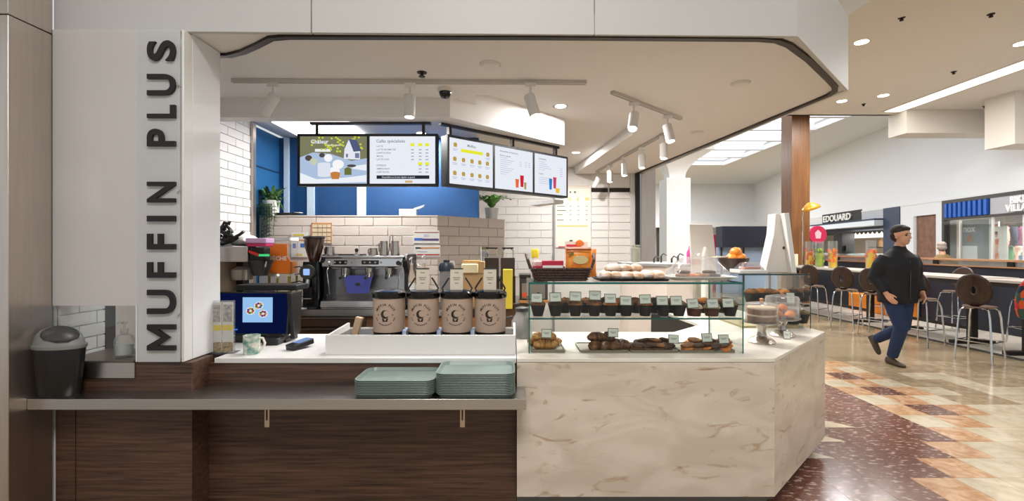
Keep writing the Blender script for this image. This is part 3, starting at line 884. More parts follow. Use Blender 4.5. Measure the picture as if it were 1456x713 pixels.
for (px, Y, dz, rz) in ((861, 3.0, 0, 1.0), (876, 3.0, 0, .8), (852, 3.09, .0, .4), (872, 3.09, 0, -.4), (848, 3.03, .05, .3), (865, 3.05, .045, 1.6), (886, 3.04, .0, 1.9)):
    c = tw.copy(); c.location = (PX(px, Y), Y, zb + dz); c.rotation_euler = (0, 0, rz); c['label'] = 'dark glazed pastry, %s counted from the urns on the second board' % ORD[k]; C.objects.link(c); k += 1
def cookie(mat): return MB().lathe([(.001, 0), (.038, 0), (.044, .006), (.041, .014), (.025, .019), (.001, .020)], 16)
ck = {}
random.seed(11)
cnt = {}
for (bx0, bx1, nm, kinds) in ((902, 955, 'third', ('dark', 'brown')), (972, 1038, 'corner', ('brown', 'dark', 'orange'))):
    k = 0
    for lay, (n_, Yo) in enumerate(((5, 2.99), (5, 3.08), (4, 3.03), (3, 3.05))):
        for q in range(n_):
            px = bx0 + (bx1-bx0)*(q + .5 + (.3 if lay % 2 else 0))/(n_ + .3)
            z = zb + (0 if lay < 2 else (lay-1)*.021)
            for st in range(2 if lay < 2 else 1):
                kind = random.choice(kinds); mt = {'dark': m_cookd, 'brown': m_cook, 'orange': m_mcol['orange']}[kind]
                loc = (PX(px, Yo), Yo + random.uniform(-.008, .008), z + st*.021)
                lab = '%s cookie on the %s board, %s row, %s along, %s one' % ({'dark': 'dark', 'brown': 'brown', 'orange': 'orange'}[kind], nm, ['front', 'back', 'second', 'top'][lay], ORD[q], 'upper' if st or lay > 1 else 'lower')
                if kind not in ck:
                    o = cookie(mt).build('cookie', mt, None, loc=loc); ck[kind] = o
                else:
                    o = ck[kind].copy(); o.location = loc; C.objects.link(o)
                o.rotation_euler = (random.uniform(-.2, .2), random.uniform(-.2, .2), random.uniform(0, 6))
                tag(o, lab, 'cookie', 'cookies heaped on the lower deck'); k += 1
for (px, py, lb) in ((777, 481, 'price card standing over the croissants on the lower deck'), (872, 480, 'price card standing over the dark twisted pastries'), (958, 489, 'price card before the third board of cookies'), (1006, 487, 'price card before the corner cookie board, nearer the urns'), (1030, 489, 'price card before the corner cookie board, nearest the side pane')):
    card((PX(px, 2.955), 2.955, PZ(py, 2.955)-.0), random.uniform(-.06, .06), lb, .066, .056, 0, 'price cards on the lower deck')
# ================================================================ INSIDE THE SHOP
BC = 1.0     # back counter top
bc = thing('back_counter', 'long back counter with a steel edge, drawers and brown front', 'counter', (0, 0, 0))
m_cab = M('brown_cabinet_front', (116, 84, 60), .5, var=.05)
MB().prism([(-2.55, 3.98), (-2.05, 3.98), (-2.05, 4.42), (-.38, 4.42), (.16, 5.0), (.16, 5.6), (-.12, 5.6), (-.77, 4.94), (-2.55, 4.94)], 0, BC-.05).build('carcass', m_cab, bc)
MB().prism([(-2.55, 3.96), (-2.03, 3.96), (-2.03, 4.38), (-.36, 4.38), (.20, 4.98), (.20, 5.62), (-.11, 5.66), (-.765, 4.945), (-2.55, 4.945)], BC-.04, BC).build('steel_top', M('dark_steel_top', (96, 88, 80), .3, .9, var=.1), bc)
B(-2.03, -.40, 4.375, 4.395, BC-.06, BC-.002).build('steel_edge', m_steel, bc)
for k in range(3):
    d_ = B(PX(410, 4.4), PX(520, 4.4), 4.385, 4.42, BC-.16-k*.105, BC-.07-k*.105).build('drawer', M('bronze_drawer', (112, 92, 76), .35, .8), bc, bev=.003)
    B(PX(412, 4.4), PX(518, 4.4), 4.372, 4.386, BC-.085-k*.105, BC-.072-k*.105).build('handle', m_steel, d_)
B(PX(545, 4.4), PX(720, 4.4), 4.40, 4.42, .1, BC-.08).build('wood_door', M('orange_brown_door', (150, 100, 58), .5), bc)

# ---- espresso machine
YE = 4.46
sc_ = F/YE
ex0, ex1 = PX(457, YE), PX(579, YE); ez = BC
t = thing('espresso_machine', 'chrome two group espresso machine with black end panels on the back counter', 'coffee machine', ((ex0+ex1)/2, YE, ez))
hw_ = (ex1-ex0)/2
Hh = PZ(362, YE) - ez
MB().prism([(-.05, .0), (.40, 0), (.40, .05), (-.05, .05)], -hw_+.02, hw_-.02, 'x').build('drip_base', m_steel, t)
MB().prism([(-.06, .015), (-.045, .075), (.18, .075), (.18, .015)], -hw_+.01, hw_-.04, 'x').build('drip_tray', m_chrome, t, bev=.004)
MB().prism([(.16, .06), (.40, .06), (.40, Hh-.05), (.10, Hh-.05), (.10, Hh-.14), (.16, Hh-.15)], -hw_+.03, hw_-.05, 'x').build('body', M('satin_steel_body', (176, 174, 176), .25, .9), t)
MB().prism([(-.02, Hh-.115), (.1, Hh-.13), (.1, Hh-.035), (-.01, Hh-.035)], -hw_+.01, hw_-.04, 'x').build('control_panel', m_chrome, t, bev=.006)
MB().prism([(-.03, Hh-.03), (.42, Hh-.03), (.42, Hh-.012), (-.03, Hh-.012)], -hw_, hw_-.02, 'x').build('cup_rail', m_chrome, t, bev=.005)
for sx in (-1, 1):
    MB().prism([(-.04, .03), (.42, .03), (.42, Hh), (.02, Hh-.0), (-.03, Hh-.06), (.06, Hh-.18), (.06, .12)], sx*hw_-.012-(.02 if sx > 0 else -.02)-.01, sx*hw_+.012-(.02 if sx > 0 else -.02)+.01, 'x').build('side_panel', m_black, t, bev=.006)
m_shield = M('blue_lit_back_panel', (96, 104, 190), .25, .3)
MB().prism([(-.21, .31), (.07, .31), (.03, .14), (-.17, .14)], .03, .038, 'y').build('blue_panel', m_shield, t)
MB().prism(ell_poly(-.07, .225, .028, .016), .026, .031, 'y').build('emblem', m_dgray, t)
for gx in (-.20, .03, .22):
    g = MB().cyl((gx, .05, Hh-.13), (gx, .05, Hh-.19), .036, .033, 20).build('group_head', m_chrome, t)
    pf = MB().cyl((gx, .05, Hh-.19), (gx, .05, Hh-.215), .038, .034, 20).build('portafilter', m_chrome, t)
    MB().tube([(gx, .02, Hh-.20), (gx+.01, -.05, Hh-.205), (gx+.02, -.13, Hh-.215)], [.009, .012, .014]).build('portafilter_handle', m_black, pf)
for sx in (-1, 1):
    MB().tube([(sx*(hw_-.07), .0, Hh-.10), (sx*(hw_-.065), -.03, Hh-.16), (sx*(hw_-.085), -.02, .14)], .006).build('steam_wand', m_chrome, t)
    MB().cyl((sx*(hw_-.07), -.02, Hh-.08), (sx*(hw_-.07), -.06, Hh-.08), .022).build('steam_knob', m_black if sx > 0 else m_chrome, t)
for k in range(2):
    B(-.28 + k*.26, -.16 + k*.30, -.022, -.016, Hh-.095, Hh-.055).build('button_strip', m_blackg, t)
    for q in range(4):
        MB().cyl((-.27 + k*.28 + q*.05, -.022, Hh-.075), (-.27 + k*.28 + q*.05, -.026, Hh-.075), .009, n=10).build('button', m_gray, t)
# things on top of the machine
ztop = ez + Hh - .012
m_pit = M('steel_pitcher', (186, 180, 172), .2, 1)
def pitcher(px, h, r, lab, Y=YE+.14):
    t = thing('milk_pitcher', lab, 'pitcher', (PX(px, Y), Y, ztop), 2.6, 'milk pitchers on the coffee machine')
    MB().lathe([(.001, 0), (r, 0), (r*1.03, h*.1), (r*.86, h*.8), (r*.9, h), (r*.86, h), (r*.82, h*.8), (r*.98, h*.12), (.001, .01)], 20, cap=False).build('body', m_pit, t)
    MB().tube([(r*.85, 0, h*.85), (r*1.6, 0, h*.8), (r*1.6, 0, h*.3), (r, 0, h*.2)], .006).build('handle', m_pit, t)
pitcher(546, .14, .042, 'tall steel pitcher, first of the two at the grinder end of their pair')
pitcher(562, .14, .042, 'tall steel pitcher standing beside the black tongs on the coffee machine')
pitcher(469, .085, .05, 'wide low steel pitcher above the grinder side of the coffee machine')
pitcher(531, .07, .045, 'low steel pitcher before the tall pitchers on the coffee machine')
t = thing('tamper', 'black handled tamper standing on the cup rail of the machine', 'tamper', (PX(507, YE+.1), YE+.1, ztop))
MB().lathe([(.001, 0), (.03, 0), (.03, .012), (.012, .02), (.012, .03)], 16).build('foot', m_chrome, t)
MB().lathe([(.011, .03), (.017, .045), (.015, .065), (.001, .072)], 14).build('handle', m_black, t)
t = thing('knock_plate', 'flat dark mat lying on top of the coffee machine', 'mat', (PX(500, YE+.2), YE+.22, ztop))
B(-.12, .12, -.06, .06, 0, .012).build('mat', m_black, t)
t = thing('tongs', 'black tongs leaning up behind the tall steel pitchers', 'tongs', (PX(556, YE+.25), YE+.26, ztop))
for s_ in (-1, 1): MB().tube([(s_*.03, 0, 0), (s_*.02, .0, .1), (s_*.012, 0, .19), (s_*.004, 0, .2)], .007, flat=.5).build('arm', m_black, t)

# ---- grinder
YG = 4.5
t = thing('coffee_grinder', 'black coffee grinder with a smoky bean hopper left of the machine', 'grinder', (PX(443, YG), YG, BC))
u = YG/F
MB().lathe([(.001, 0), (.095, 0), (.095, .02), (.001, .03)], 24).build('base', m_black, t)
MB().prism(rrect(-.085, .085, -.02, .16, .03), .02, .44).build('body', m_blackg, t, bev=.006)
MB().prism(ell_poly(-.02, .345, .068, .068, 24), -.065, -.015, 'y').build('dial_housing', m_dgray, t)
MB().prism(rrect(-.05, .01, .315, .375, .008, 3), -.068, -.064, 'y').build('display', E('grinder_screen', (150, 180, 235), 1.2), t)
MB().tube([(-.02, -.04, .27), (-.02, -.06, .2)], [.024, .018]).build('spout', m_chrome, t)
MB().box(-.06, .03, -.07, -.01, .09, .10).build('fork', m_chrome, t)
m_hop = M('smoky_hopper', (64, 42, 32), .15, coat=.5)
MB().lathe([(.045, .44), (.055, .47), (.086, .58), (.094, .66), (.001, .665)], 24, c=(0, .06, 0)).build('hopper', m_hop, t)
MB().lathe([(.097, .66), (.102, .668), (.098, .682), (.001, .684)], 24, c=(0, .06, 0)).build('hopper_lid', m_black, t)
o = MB().lathe([(.001, 0), (.075, 0), (.08, .012), (.001, .014)], 24).build('saucer', M('white_porcelain', (236, 236, 234), .2), None, loc=(PX(441, 4.43), 4.455, BC))
tag(o, 'white saucer before the coffee grinder', 'saucer')
bpy.data.objects['saucer'].location.x -= .08

# ---- wire rack beside the grinder
t = thing('wire_rack', 'black looped wire cup rack between dispenser and grinder', 'rack', (PX(427, 4.6), 4.6, BC))
for k in range(5):
    pts_ = [(-.10, .0, .03 + k*.075), (-.09, -.01, .08 + k*.075), (0, -.02, .11 + k*.07), (.08, -.01, .08 + k*.072), (.09, .0, .02 + k*.075)]
    MB().tube(pts_, .0055, 6).build('wire_loop', m_black, t)
for sx in (-.1, 0, .09): MB().cyl((sx, 0, 0), (sx, 0, .38 if sx else .12), .006, n=8).build('upright', m_black, t)

# ---- stainless brewer and what lies on it, left
YB = 4.12
t = thing('filter_brewer', 'stainless filter coffee brewer with a black head by the brick wall', 'coffee machine', (0, YB, BC))
zt, zb_ = PZ(351, YB)-BC, PZ(373, YB)-BC
MB().box(-2.58, PX(352, YB), 0, .36, zb_, zt).build('head_box', m_steel, t, bev=.006)
MB().box(PX(352, YB), PX(376, YB), .02, .11, zb_+.01, zt-.005).build('black_head', m_black, t, bev=.01)
MB().prism([(PX(354, YB), zt-.03), (PX(368, YB), zt-.06), (PX(367, YB), zt-.085), (PX(354, YB), zt-.05)], -.012, .02, 'y').build('red_stripe', M('red_plastic', (190, 44, 40), .4), t)
for q in (.0, .07): MB().cyl((PX(364, YB)+q*.6, .02, zt-.075), (PX(370, YB)+q, .012, zt-.075), .01).build('indicator', E('green_indicator', (70, 210, 130), 1.0), t)
MB().box(-2.58, PX(312, YB), .0, .36, 0, zb_).build('side_column', M('cream_metal', (196, 178, 156), .4, .3), t)
MB().box(PX(312, YB), PX(322, YB), .25, .36, 0, zb_).build('back_panel', m_bronze, t)
MB().lathe([(.001, 0), (.06, 0), (.105, .13), (.11, .14), (.001, .14)], 22, c=(PX(360, YB), .12, zb_-.125)).build('brew_basket', m_dgray, t)
MB().tube([(PX(374, YB), .05, zb_+.0), (PX(378, YB), -.02, zb_-.05), (PX(376, YB), -.03, zb_-.10)], .012).build('basket_handle', m_black, t)
MB().lathe([(.001, 0), (.09, 0), (.095, .09), (.05, .12), (.001, .12)], 20, c=(PX(333, YB), .12, zb_-.16)).build('glass_pot', M('smoky_pot', (150, 140, 130), .12, .4), t)
MB().box(PX(342, YB), PX(379, YB), .02, .26, .0, .13).build('base_box', M('pinkish_steel', (168, 146, 136), .35, .7), t)
MB().lathe([(.001, .19), (.12, .19), (.12, .215), (.05, .235), (.001, .235)], 22, c=(PX(360, YB), .12, -.03)).build('warmer_lid', m_black, t)
zt += BC
# clutter on the brewer
random.seed(5)
tw_ = MB()
rings = []
for k in range(6):
    x = -2.55 + k*.04
    n = 10
    hgt = .15*(1-.5*(k/6)) * (1 + .25*math.sin(k*2.1))
    rings.append([(x, YB + .20 + .13*math.cos(2*PI*i/n), zt + hgt*.5 + (hgt*.5)*math.sin(2*PI*i/n)*(1 + .2*math.sin(3*i + k))) for i in range(n)])
o = tw_.ring_loft(rings).build('folded_towel', M('white_towel', (232, 230, 226), .95, bump=.4, scale=40), None, sub=1)
tag(o, 'crumpled white towel lying on the stainless brewer', 'towel')
t = thing('black_cloth_bundle', 'bundle of black knotted cloth straps heaped on the brewer', 'cloth', (PX(318, 4.22), 4.19, zt))
random.seed(3)
for k in range(9):
    ps = []
    x, y, z = random.uniform(-.12, .02), random.uniform(-.05, .02), .02 + .018*k
    for q in range(6):
        ps.append((x, y, max(.016, z))); x += random.uniform(.0, .06); y += random.uniform(-.02, .02); z += random.uniform(-.035, .035)
    MB().tube(ps, .014, 6).build('strap', m_black, t)
t = thing('pink_lidded_tub', 'pink and lilac lidded tub on the brewer', 'box', (-2.24, 4.205, zt))
MB().box(-.085, .085, -.07, .07, .0, .03).build('tub', M('crimson_plastic', (178, 40, 92), .4), t, bev=.006)
MB().box(-.09, .09, -.075, .075, .03, .075).build('lid', M('lilac_plastic', (196, 158, 196), .4), t, bev=.006)

# ---- juice dispenser with its orange sign
YO = 4.5
t = thing('juice_dispenser', 'clear juice dispenser with an orange front panel reading PECHE', 'dispenser', (PX(396.5, YO), YO, BC))
hO = PZ(338, YO) - BC
ww = 17/F*YO
for px in (-.095, .095): MB().box(px-.008, px+.008, .0, .016, 0, .32).box(px-.008, px+.008, .16, .176, 0, .32).build('stand_leg', M('yellow_green_metal', (176, 158, 58), .4, .3), t)
MB().box(-.11, .11, -.01, .18, .30, .325).build('stand_deck', M('pale_plastic', (206, 200, 180), .4), t)
MB().prism(rrect(-ww, ww, 0, .17, .02), .326, hO-.03).build('tank', m_acry, t)
MB().prism(rrect(-ww+.006, ww-.006, .006, .164, .02), .33, .44).build('juice', M('orange_juice', (240, 140, 30), .3), t)
MB().prism(rrect(-ww-.004, ww+.004, -.004, .174, .02), hO-.03, hO).build('tank_lid', m_white, t)
pl = MB().prism([(-ww, .33), (ww, .33), (ww, .44), (ww*.74, .49), (ww*.74, .61), (-ww*.74, .61), (-ww*.74, .49), (-ww, .44)], -.012, -.004, 'y').build('orange_panel', M('orange_sign', (238, 122, 32), .5), t)
MB().mesh(text_mesh('PÊCHE', .055, 0, .0015), Matrix.Translation((0, -.014, .47)) @ FRONT).build('lettering', m_paper, t)
MB().cyl((0, -.01, .31), (0, -.05, .30), .016).build('tap', m_white, t)

# ---- notices on the tiles
m_yel = M('yellow_print', (232, 206, 88), .7); m_org = M('orange_print', (214, 150, 92), .7); m_blu = M('blue_print', (70, 110, 190), .7); m_red = M('red_print', (178, 60, 56), .7); m_lil = M('pale_lilac_print', (210, 206, 226), .7)
YW = 4.944
def sheet(name, label, pa, pb, ya, yb, marks, col=m_paper, Y=YW):
    t = thing(name, label, 'notice', (PX((pa+pb)/2, Y), Y, PZ(yb, Y)))
    w_ = (pb-pa)/F*Y/2; h_ = (yb-ya)/F*Y
    B(-w_, w_, -.003, .004, 0, h_).build('sheet', col, t)
    by = {}
    for (a, b, c, d, m) in marks: by.setdefault(m.name, (m, MB()))[1].box(-w_ + a*2*w_, -w_ + b*2*w_, -.0045, -.003, c*h_, d*h_)
    for m, mb in by.values(): mb.build('print', m, t, kind='stuff')
    return t
sheet('notice_sheet', 'pale notice with yellow and blue blocks on tiles above the dispenser', 414, 437, 331, 366, [(.15, .8, .86, .94, m_yel), (.12, .3, .36, .56, m_blu), (.58, .9, .4, .56, m_blu), (.2, .8, .66, .72, m_org), (.3, .7, .06, .14, m_yel), (.35, .6, .75, .8, m_lil)])
sheet('grid_calendar', 'tan framed grid calendar on the tiles above the grinder', 443, 472, 317, 346, [(0, 1, .93, 1, m_org), (0, .05, 0, 1, m_org), (.95, 1, 0, 1, m_org)] + [(.05, .95, a, a + .03, M('brown_print', (128, 92, 66), .7)) for a in (.12, .32, .52, .74)] + [(a, a + .03, 0, .93, m_org) for a in (.3, .52, .74)], M('cream_paper', (232, 218, 190), .8))
sheet('striped_poster', 'white notice with red and blue bars above the syrup bottles', 588, 625, 328, 346, [(.03, .97, .82, .88, m_red), (.03, .35, .2, .4, m_blu), (.35, .97, .2, .36, M('violet_print', (92, 64, 120), .7)), (.4, .6, .5, .7, m_lil)])
sheet('striped_poster', 'second white notice with rust bars right below the blue barred one', 589, 626, 349, 365, [(.05, .97, .7, .82, m_org), (.1, .97, .1, .22, m_red), (.05, .25, .7, .82, M('teal_print', (70, 140, 130), .7)), (.1, .5, .4, .5, m_lil)])

# ---- things behind the urns
def syrup(px, Y, h, lab, col):
    t = thing('syrup_bottle', lab, 'bottle', (PX(px, Y), Y, BC), random.uniform(-.5, .5), 'pump topped syrup bottles')
    MB().lathe([(.001, 0), (.036, 0), (.038, .01), (.038, h*.62), (.016, h*.78), (.015, h*.86)], 18).build('bottle', col, t)
    MB().lathe([(.017, h*.86), (.017, h*.90), (.006, h*.90), (.006, h), (.012, h), (.012, h*1.03), (.001, h*1.03)], 12).tube([(0, 0, h*1.01), (0, -.05, h*1.0), (0, -.06, h*.97)], .005).build('pump', m_white, t)
    MB().lathe([(.0385, h*.15), (.0385, h*.5)], 18, cap=False).build('label', m_paper, t)
m_syr = M('amber_syrup', (120, 82, 52), .15); m_syr2 = M('pale_syrup', (196, 180, 160), .15)
syrup(585, 4.55, .47, 'pale syrup bottle with a pump beside the machine end panel', m_syr2)
syrup(603, 4.6, .49, 'pale syrup bottle with a tall pump under the striped notices', m_syr2)
syrup(593, 4.74, .40, 'amber syrup bottle behind the two pale pump bottles', m_syr)
t = thing('travel_tumbler', 'gray blender jug with a black lid behind the urns', 'jug', (PX(635, 4.5), 4.5, BC))
MB().lathe([(.001, 0), (.055, 0), (.068, .33), (.068, .36), (.001, .36)], 22).build('body', M('smoky_gray_jug', (120, 118, 116), .2), t)
MB().lathe([(.074, .355), (.076, .395), (.06, .43), (.03, .435), (.03, .455), (.001, .46)], 22).build('lid', M('blue_black_lid', (30, 40, 52), .35), t)
t = thing('white_jar', 'white capped jar standing behind the blender jug', 'jar', (PX(640, 4.72), 4.72, BC))
MB().lathe([(.001, 0), (.05, 0), (.05, .40), (.04, .44), (.001, .44)], 20).build('jar', M('frosted_white_jar', (232, 226, 220), .3), t)
t = thing('label_printer', 'cream label printer on a tan box between the urns', 'printer', (PX(672, 4.52), 4.52, BC))
MB().box(-.10, .10, 0, .2, 0, .33).build('lower_box', M('tan_cardboard', (176, 142, 100), .8), t)
MB().box(-.105, .055, -.03, .16, .33, .42).build('printer_body', M('cream_plastic', (226, 210, 172), .45), t, bev=.01)
MB().box(.055, .11, -.01, .16, .33, .44).build('side_box', M('tan_cardboard', (176, 142, 100), .8), t)
MB().box(-.10, .06, .0, .15, .42, .45).build('top_lid', M('tan_print', (206, 164, 104), .5), t)
for px, lab in ((699, 'dark brown coffee canister with a loop handle, nearer the tiles'), (722, 'dark brown coffee canister with a loop handle at the wall end')):
    t = thing('coffee_canister', lab, 'canister', (PX(px, 4.9), 4.95, BC), 0, 'dark canisters with loop handles')
    z0, z1 = PZ(393, 4.95)-BC, PZ(367, 4.95)-BC
    MB().prism(rrect(-.073, .073, -.05, .07, .012, 3), z0, z1).build('body', M('dark_brown_canister', (52, 40, 34), .35), t)
    for q in (-.02, .04): MB().tube([(-.055, q, z1), (-.055, q, z1+.075), (-.03, q, z1+.10), (.03, q, z1+.10), (.055, q, z1+.075), (.055, q, z1)], .007).build('loop_handle', m_chrome, t)
    MB().box(-.06, .06, -.03, .05, z1+.095, z1+.11).build('handle_grip', m_black, t)
    MB().box(-.08, .08, -.06, .08, 0, z0).build('stand', m_bronze, t)
t = thing('toaster_oven', 'steel toaster oven on a wooden board at the counter end', 'oven', (PX(757, 4.9), 4.9, BC))
zz = PZ(429, 4.9)-BC; zk = PZ(395, 4.9) - BC
MB().box(-.13, .16, 0, .3, zz + .015, zk).build('body', m_dgray, t, bev=.006)
MB().box(-.11, .13, -.012, 0, zz+.03, zk-.06).build('door', M('toaster_steel', (150, 140, 130), .3, .8), t)
MB().box(-.135, .165, -.02, .31, zk, zk+.03).build('top', m_black, t)
MB().box(-.135, .17, -.03, .30, max(0.003, zz-.03), zz+.015).build('wood_board', M('orange_wood', (190, 130, 74), .5), t)
for q, m in ((-.08, M('orange_knob', (206, 84, 40), .4)), (.06, m_black)): MB().cyl((q, -.012, zz+.07), (q, -.03, zz+.07), .028).build('knob', m, t)
sheet('small_notice', 'small green edged notice on the tiles beside the dark canisters', 678, 694, 350, 374, [(0, 1, .85, 1, M('olive_print', (150, 146, 96), .7)), (0, 1, .0, .1, m_red), (.1, .5, .4, .7, m_lil), (.5, .9, .35, .6, M('teal_print', (70, 140, 130), .7))], m_paper, 4.9)
bpy.data.objects['small_notice'].location = (PX(686, 5.05)+.02, 5.185, PZ(374, 5.2)); bpy.data.objects['small_notice'].rotation_euler = (0, 0, ang)
o = MB().prism([(-.045, 0), (.045, 0), (.045, .37), (-.045, .37)], 0, .10, 'y').build('yellow_box', M('yellow_carton', (226, 200, 60), .5), None, loc=(PX(722, 4.0), 4.40, BC), bev=.004)
tag(o, 'tall yellow carton standing beside the last coffee urn', 'box')
o.location = (PX(722, 4.42), 4.42, BC)
t = thing('gray_carafe', 'gray vacuum jug behind the case edge on the marble top', 'jug', (PX(742, 3.45), 3.45, .92))
MB().lathe([(.001, 0), (.075, 0), (.08, .02), (.075, .12), (.045, .17), (.042, .19), (.001, .2)], 24).build('body', M('gray_jug', (148, 146, 142), .35), t)
MB().lathe([(.046, .19), (.048, .215), (.02, .225), (.001, .225)], 20).build('lid', m_dgray, t)
MB().tube([(-.07, 0, .15), (-.12, 0, .14), (-.115, 0, .06), (-.078, 0, .05)], .01).build('handle', m_dgray, t)

# ---- four coffee urns
YU = 3.17
m_tan = M('kraft_sleeve', (184, 160, 142), .8, var=.04, scale=25)
m_tanp = M('kraft_print', (96, 78, 70), .8); m_tand = M('dark_print', (44, 38, 36), .8)
def urn(px, label, sign):
    t = thing('coffee_urn', label, 'coffee urn', (PX(px, YU), YU, .995), 0, 'coffee urns in the raised well')
    r = .1035; z0, z1 = .018, .258
    MB().lathe([(.001, 0), (r-.004, 0), (r-.001, .006), (r-.001, .03), (.001, .03)], 40).build('foot', m_black, t)
    sl = MB().lathe([(r, z0 + .008), (r, z1)], 48, cap=False).build('sleeve', m_tan, t)
    MB().lathe([(.001, z1-.01), (r+.004, z1-.012), (r+.008, z1-.004), (r+.008, z1+.022), (r-.002, z1+.034), (r*.6, z1+.042), (.001, z1+.044)], 40).build('lid', m_blackg, t)
    # wrapped print: letters on the drum, arc of capitals over the cup emblem
    pr = MB(); R = r + .0012; zc = .142
    def wrap(u, v): a = u/R; return (R*math.sin(a), -R*math.cos(a), zc + v)
    txt = 'MUFFIN PLUS'
    for i, ch in enumerate(txt):
        if ch == ' ': continue
        a = (i - (len(txt)-1)/2)*-.215
        me = text_mesh(ch, .021, 0, .0006)
        ca, sa = math.cos(a), math.sin(a); rad = .066
        pr.add([wrap((v.co.x*ca - v.co.y*sa) - rad*sa, (v.co.x*sa + v.co.y*ca) + rad*ca) for v in me.vertices], [list(p.vertices) for p in me.polygons])
    # crescent and cup
    n = 18; out = [(.026*math.cos(2*PI*k/n + .5), .026*math.sin(2*PI*k/n + .5) + .004) for k in range(n)]
    cres = [(.028*math.cos(t_), .028*math.sin(t_) + .004) for t_ in [.9 + k*(4.5)/14 for k in range(15)]]
    inn = [(.010 + .021*math.cos(t_), .008 + .021*math.sin(t_)) for t_ in [.75 + k*4.7/14 for k in range(15)]]
    pr.add([wrap(*p) for p in cres] + [wrap(*p) for p in inn], [(k, k+1, 15+k+1, 15+k) for k in range(14)])
    pr.add([wrap(*p) for p in ((-.020, -.022), (.020, -.022), (.015, -.044), (-.015, -.044))], [(3, 2, 1, 0)])
    pr.build('print', m_tand, sl)
    sm = MB()
    for i in range(13):
        a = PI + (i-6)*.20
        if i in (2, 10): continue
        ca, sa = math.cos(a), math.sin(a); rad = .066
        w_ = .0055; h_ = .003
        sm.add([wrap((x*ca - y*sa) - rad*sa, (x*sa + y*ca) + rad*ca) for x, y in ((-w_, -h_), (w_, -h_), (w_, h_), (-w_, h_))], [(0, 1, 2, 3)])
    for s_ in (-1, 1):
        sm.add([wrap(s_*.048 + x, y) for x, y in ((-.005, -.003), (.005, -.003), (.005, .003), (-.005, .003))], [(0, 1, 2, 3)])
    sm.build('fine_print', m_tanp, sl)
    if sign:
        zl = z1 + .040
        for s_ in (-1, 1):
            MB().tube([(s_*.085, -.01, z1+.02), (s_*.10, 0, z1+.05), (s_*.075, .01, z1+.09), (s_*.055, .01, z1+.12)], .006).build('bail_handle', m_black, t)
        MB().lathe([(.001, 0), (.03, 0), (.028, .02), (.001, .022)], 16, c=(0, 0, z1+.036)).build('pump_knob', m_black, t)
        m = MB(); m.T = Matrix.Translation((0, -.04, z1+.035)) @ Matrix.Rotation(-.1, 4, 'X')
        sg_ = m.box(-.042, .042, 0, .004, 0, .15).build('sign_card', M('cream_sign_card', (216, 208, 192), .6), t)
        m = MB(); m.T = Matrix.Translation((0, -.04, z1+.035)) @ Matrix.Rotation(-.1, 4, 'X')
        for q, w_ in ((.118, .014), (.085, .024), (.072, .018), (.048, .012)): m.box(-w_, w_, -.001, 0, q, q + .006)
        m.build('card_print', M('gray_brown_print', (150, 138, 122), .8), sg_)
        m = MB(); m.T = Matrix.Translation((0, -.04, z1+.035)) @ Matrix.Rotation(-.1, 4, 'X')
        m.box(-.043, .043, -.002, .0045, .143, .152).build('card_rim', m_dgray, sg_)
    return t
urn(553.3, 'tan sleeved coffee urn without a sign card, nearest the coffee machine', False)
u2 = urn(602, 'tan sleeved coffee urn with a sign card, next to the bare one', True)
dup(u2, (PX(650, YU), YU, .995), 0, 'tan sleeved coffee urn with a sign card, middle of three carded urns')
dup(u2, (PX(697, YU), YU, .995), 0, 'tan sleeved coffee urn with a sign card, nearest the pastry case')
t = thing('wooden_scoop', 'pale wooden block leaning in the raised well beside the first urn', 'block', (PX(505, 3.15), 3.15, .995))
m = MB(); m.T = Matrix.Rotation(.25, 4, 'Y'); m.box(-.022, .022, -.02, .02, 0, .12).build('block', M('pale_wood_block', (190, 160, 132), .6), t, bev=.004)
for k, px in enumerate((578, 626, 673)):
    o = MB().box(-.012, .012, -.05, .05, 0, .045).build('sugar_sachet', M('blue_white_sachet', (108, 140, 196), .5, rgb2=(220, 226, 236), scale=60), None, loc=(PX(px, 3.12), 3.1, .995))
    tag(o, 'blue white sachet box wedged %s' % ('between the bare urn and its neighbour', 'between the two nearer carded urns', 'between the last two carded urns')[k], 'box', 'sachet boxes between the urns')

# ---- pay terminal, leaflet stand, mug, card reader
YT = 3.30
t = thing('pay_terminal', 'black touch screen pay terminal showing a picture on the white counter', 'till', (PX(360, YT), YT, .906), 0)
def PT(px, py, d=0): return (PX(px, YT) - PX(360, YT), PZ(py, YT) - .906 + d)
hd = MB(); hd.T = Matrix.Translation((0, 0, 0)) @ Matrix.Rotation(-.16, 4, 'X')
a = PT(296, 488); b = PT(410, 422)
hd.prism(rrect(-.30, .235, .055, .36, .012, 3), 0, .035, 'y').build('screen_body', m_blackg, t, bev=.004)
sc2 = MB(); sc2.T = Matrix.Rotation(-.16, 4, 'X'); sc2.box(-.285, .222, -.0025, -.001, .068, .348).build('glass', E('dark_blue_screen', (10, 20, 62), .8), t)
def scr(poly, y, mat, nm='picture'):
    m = MB(); m.T = Matrix.Rotation(-.16, 4, 'X'); m.prism(poly, y-.001, y, 'y').build(nm, mat, t)
scr([(-.085, .145), (.125, .145), (.112, .32), (-.10, .32)], -.003, E('screen_sky', (150, 196, 240), 1.0), 'bright_window')
random.seed(9)
for cx, cy, m in ((-.035, .225, 0), (.02, .262, 1), (.055, .205, 2)):
    scr(ell_poly(cx, cy, .033, .028, 14), -.0045, E('screen_dish', (236, 236, 228), .9), 'dish')
    for q in range(7):
        a_ = q*.9; scr(ell_poly(cx + .018*math.cos(a_), cy + .015*math.sin(a_), .009, .008, 8), -.006 - q*.0002, E(('dish_red', 'dish_green', 'dish_orange', 'dish_violet')[(q + m) % 4], ((180, 60, 50), (70, 120, 50), (216, 140, 60), (80, 70, 170))[(q + m) % 4], .8), 'food')
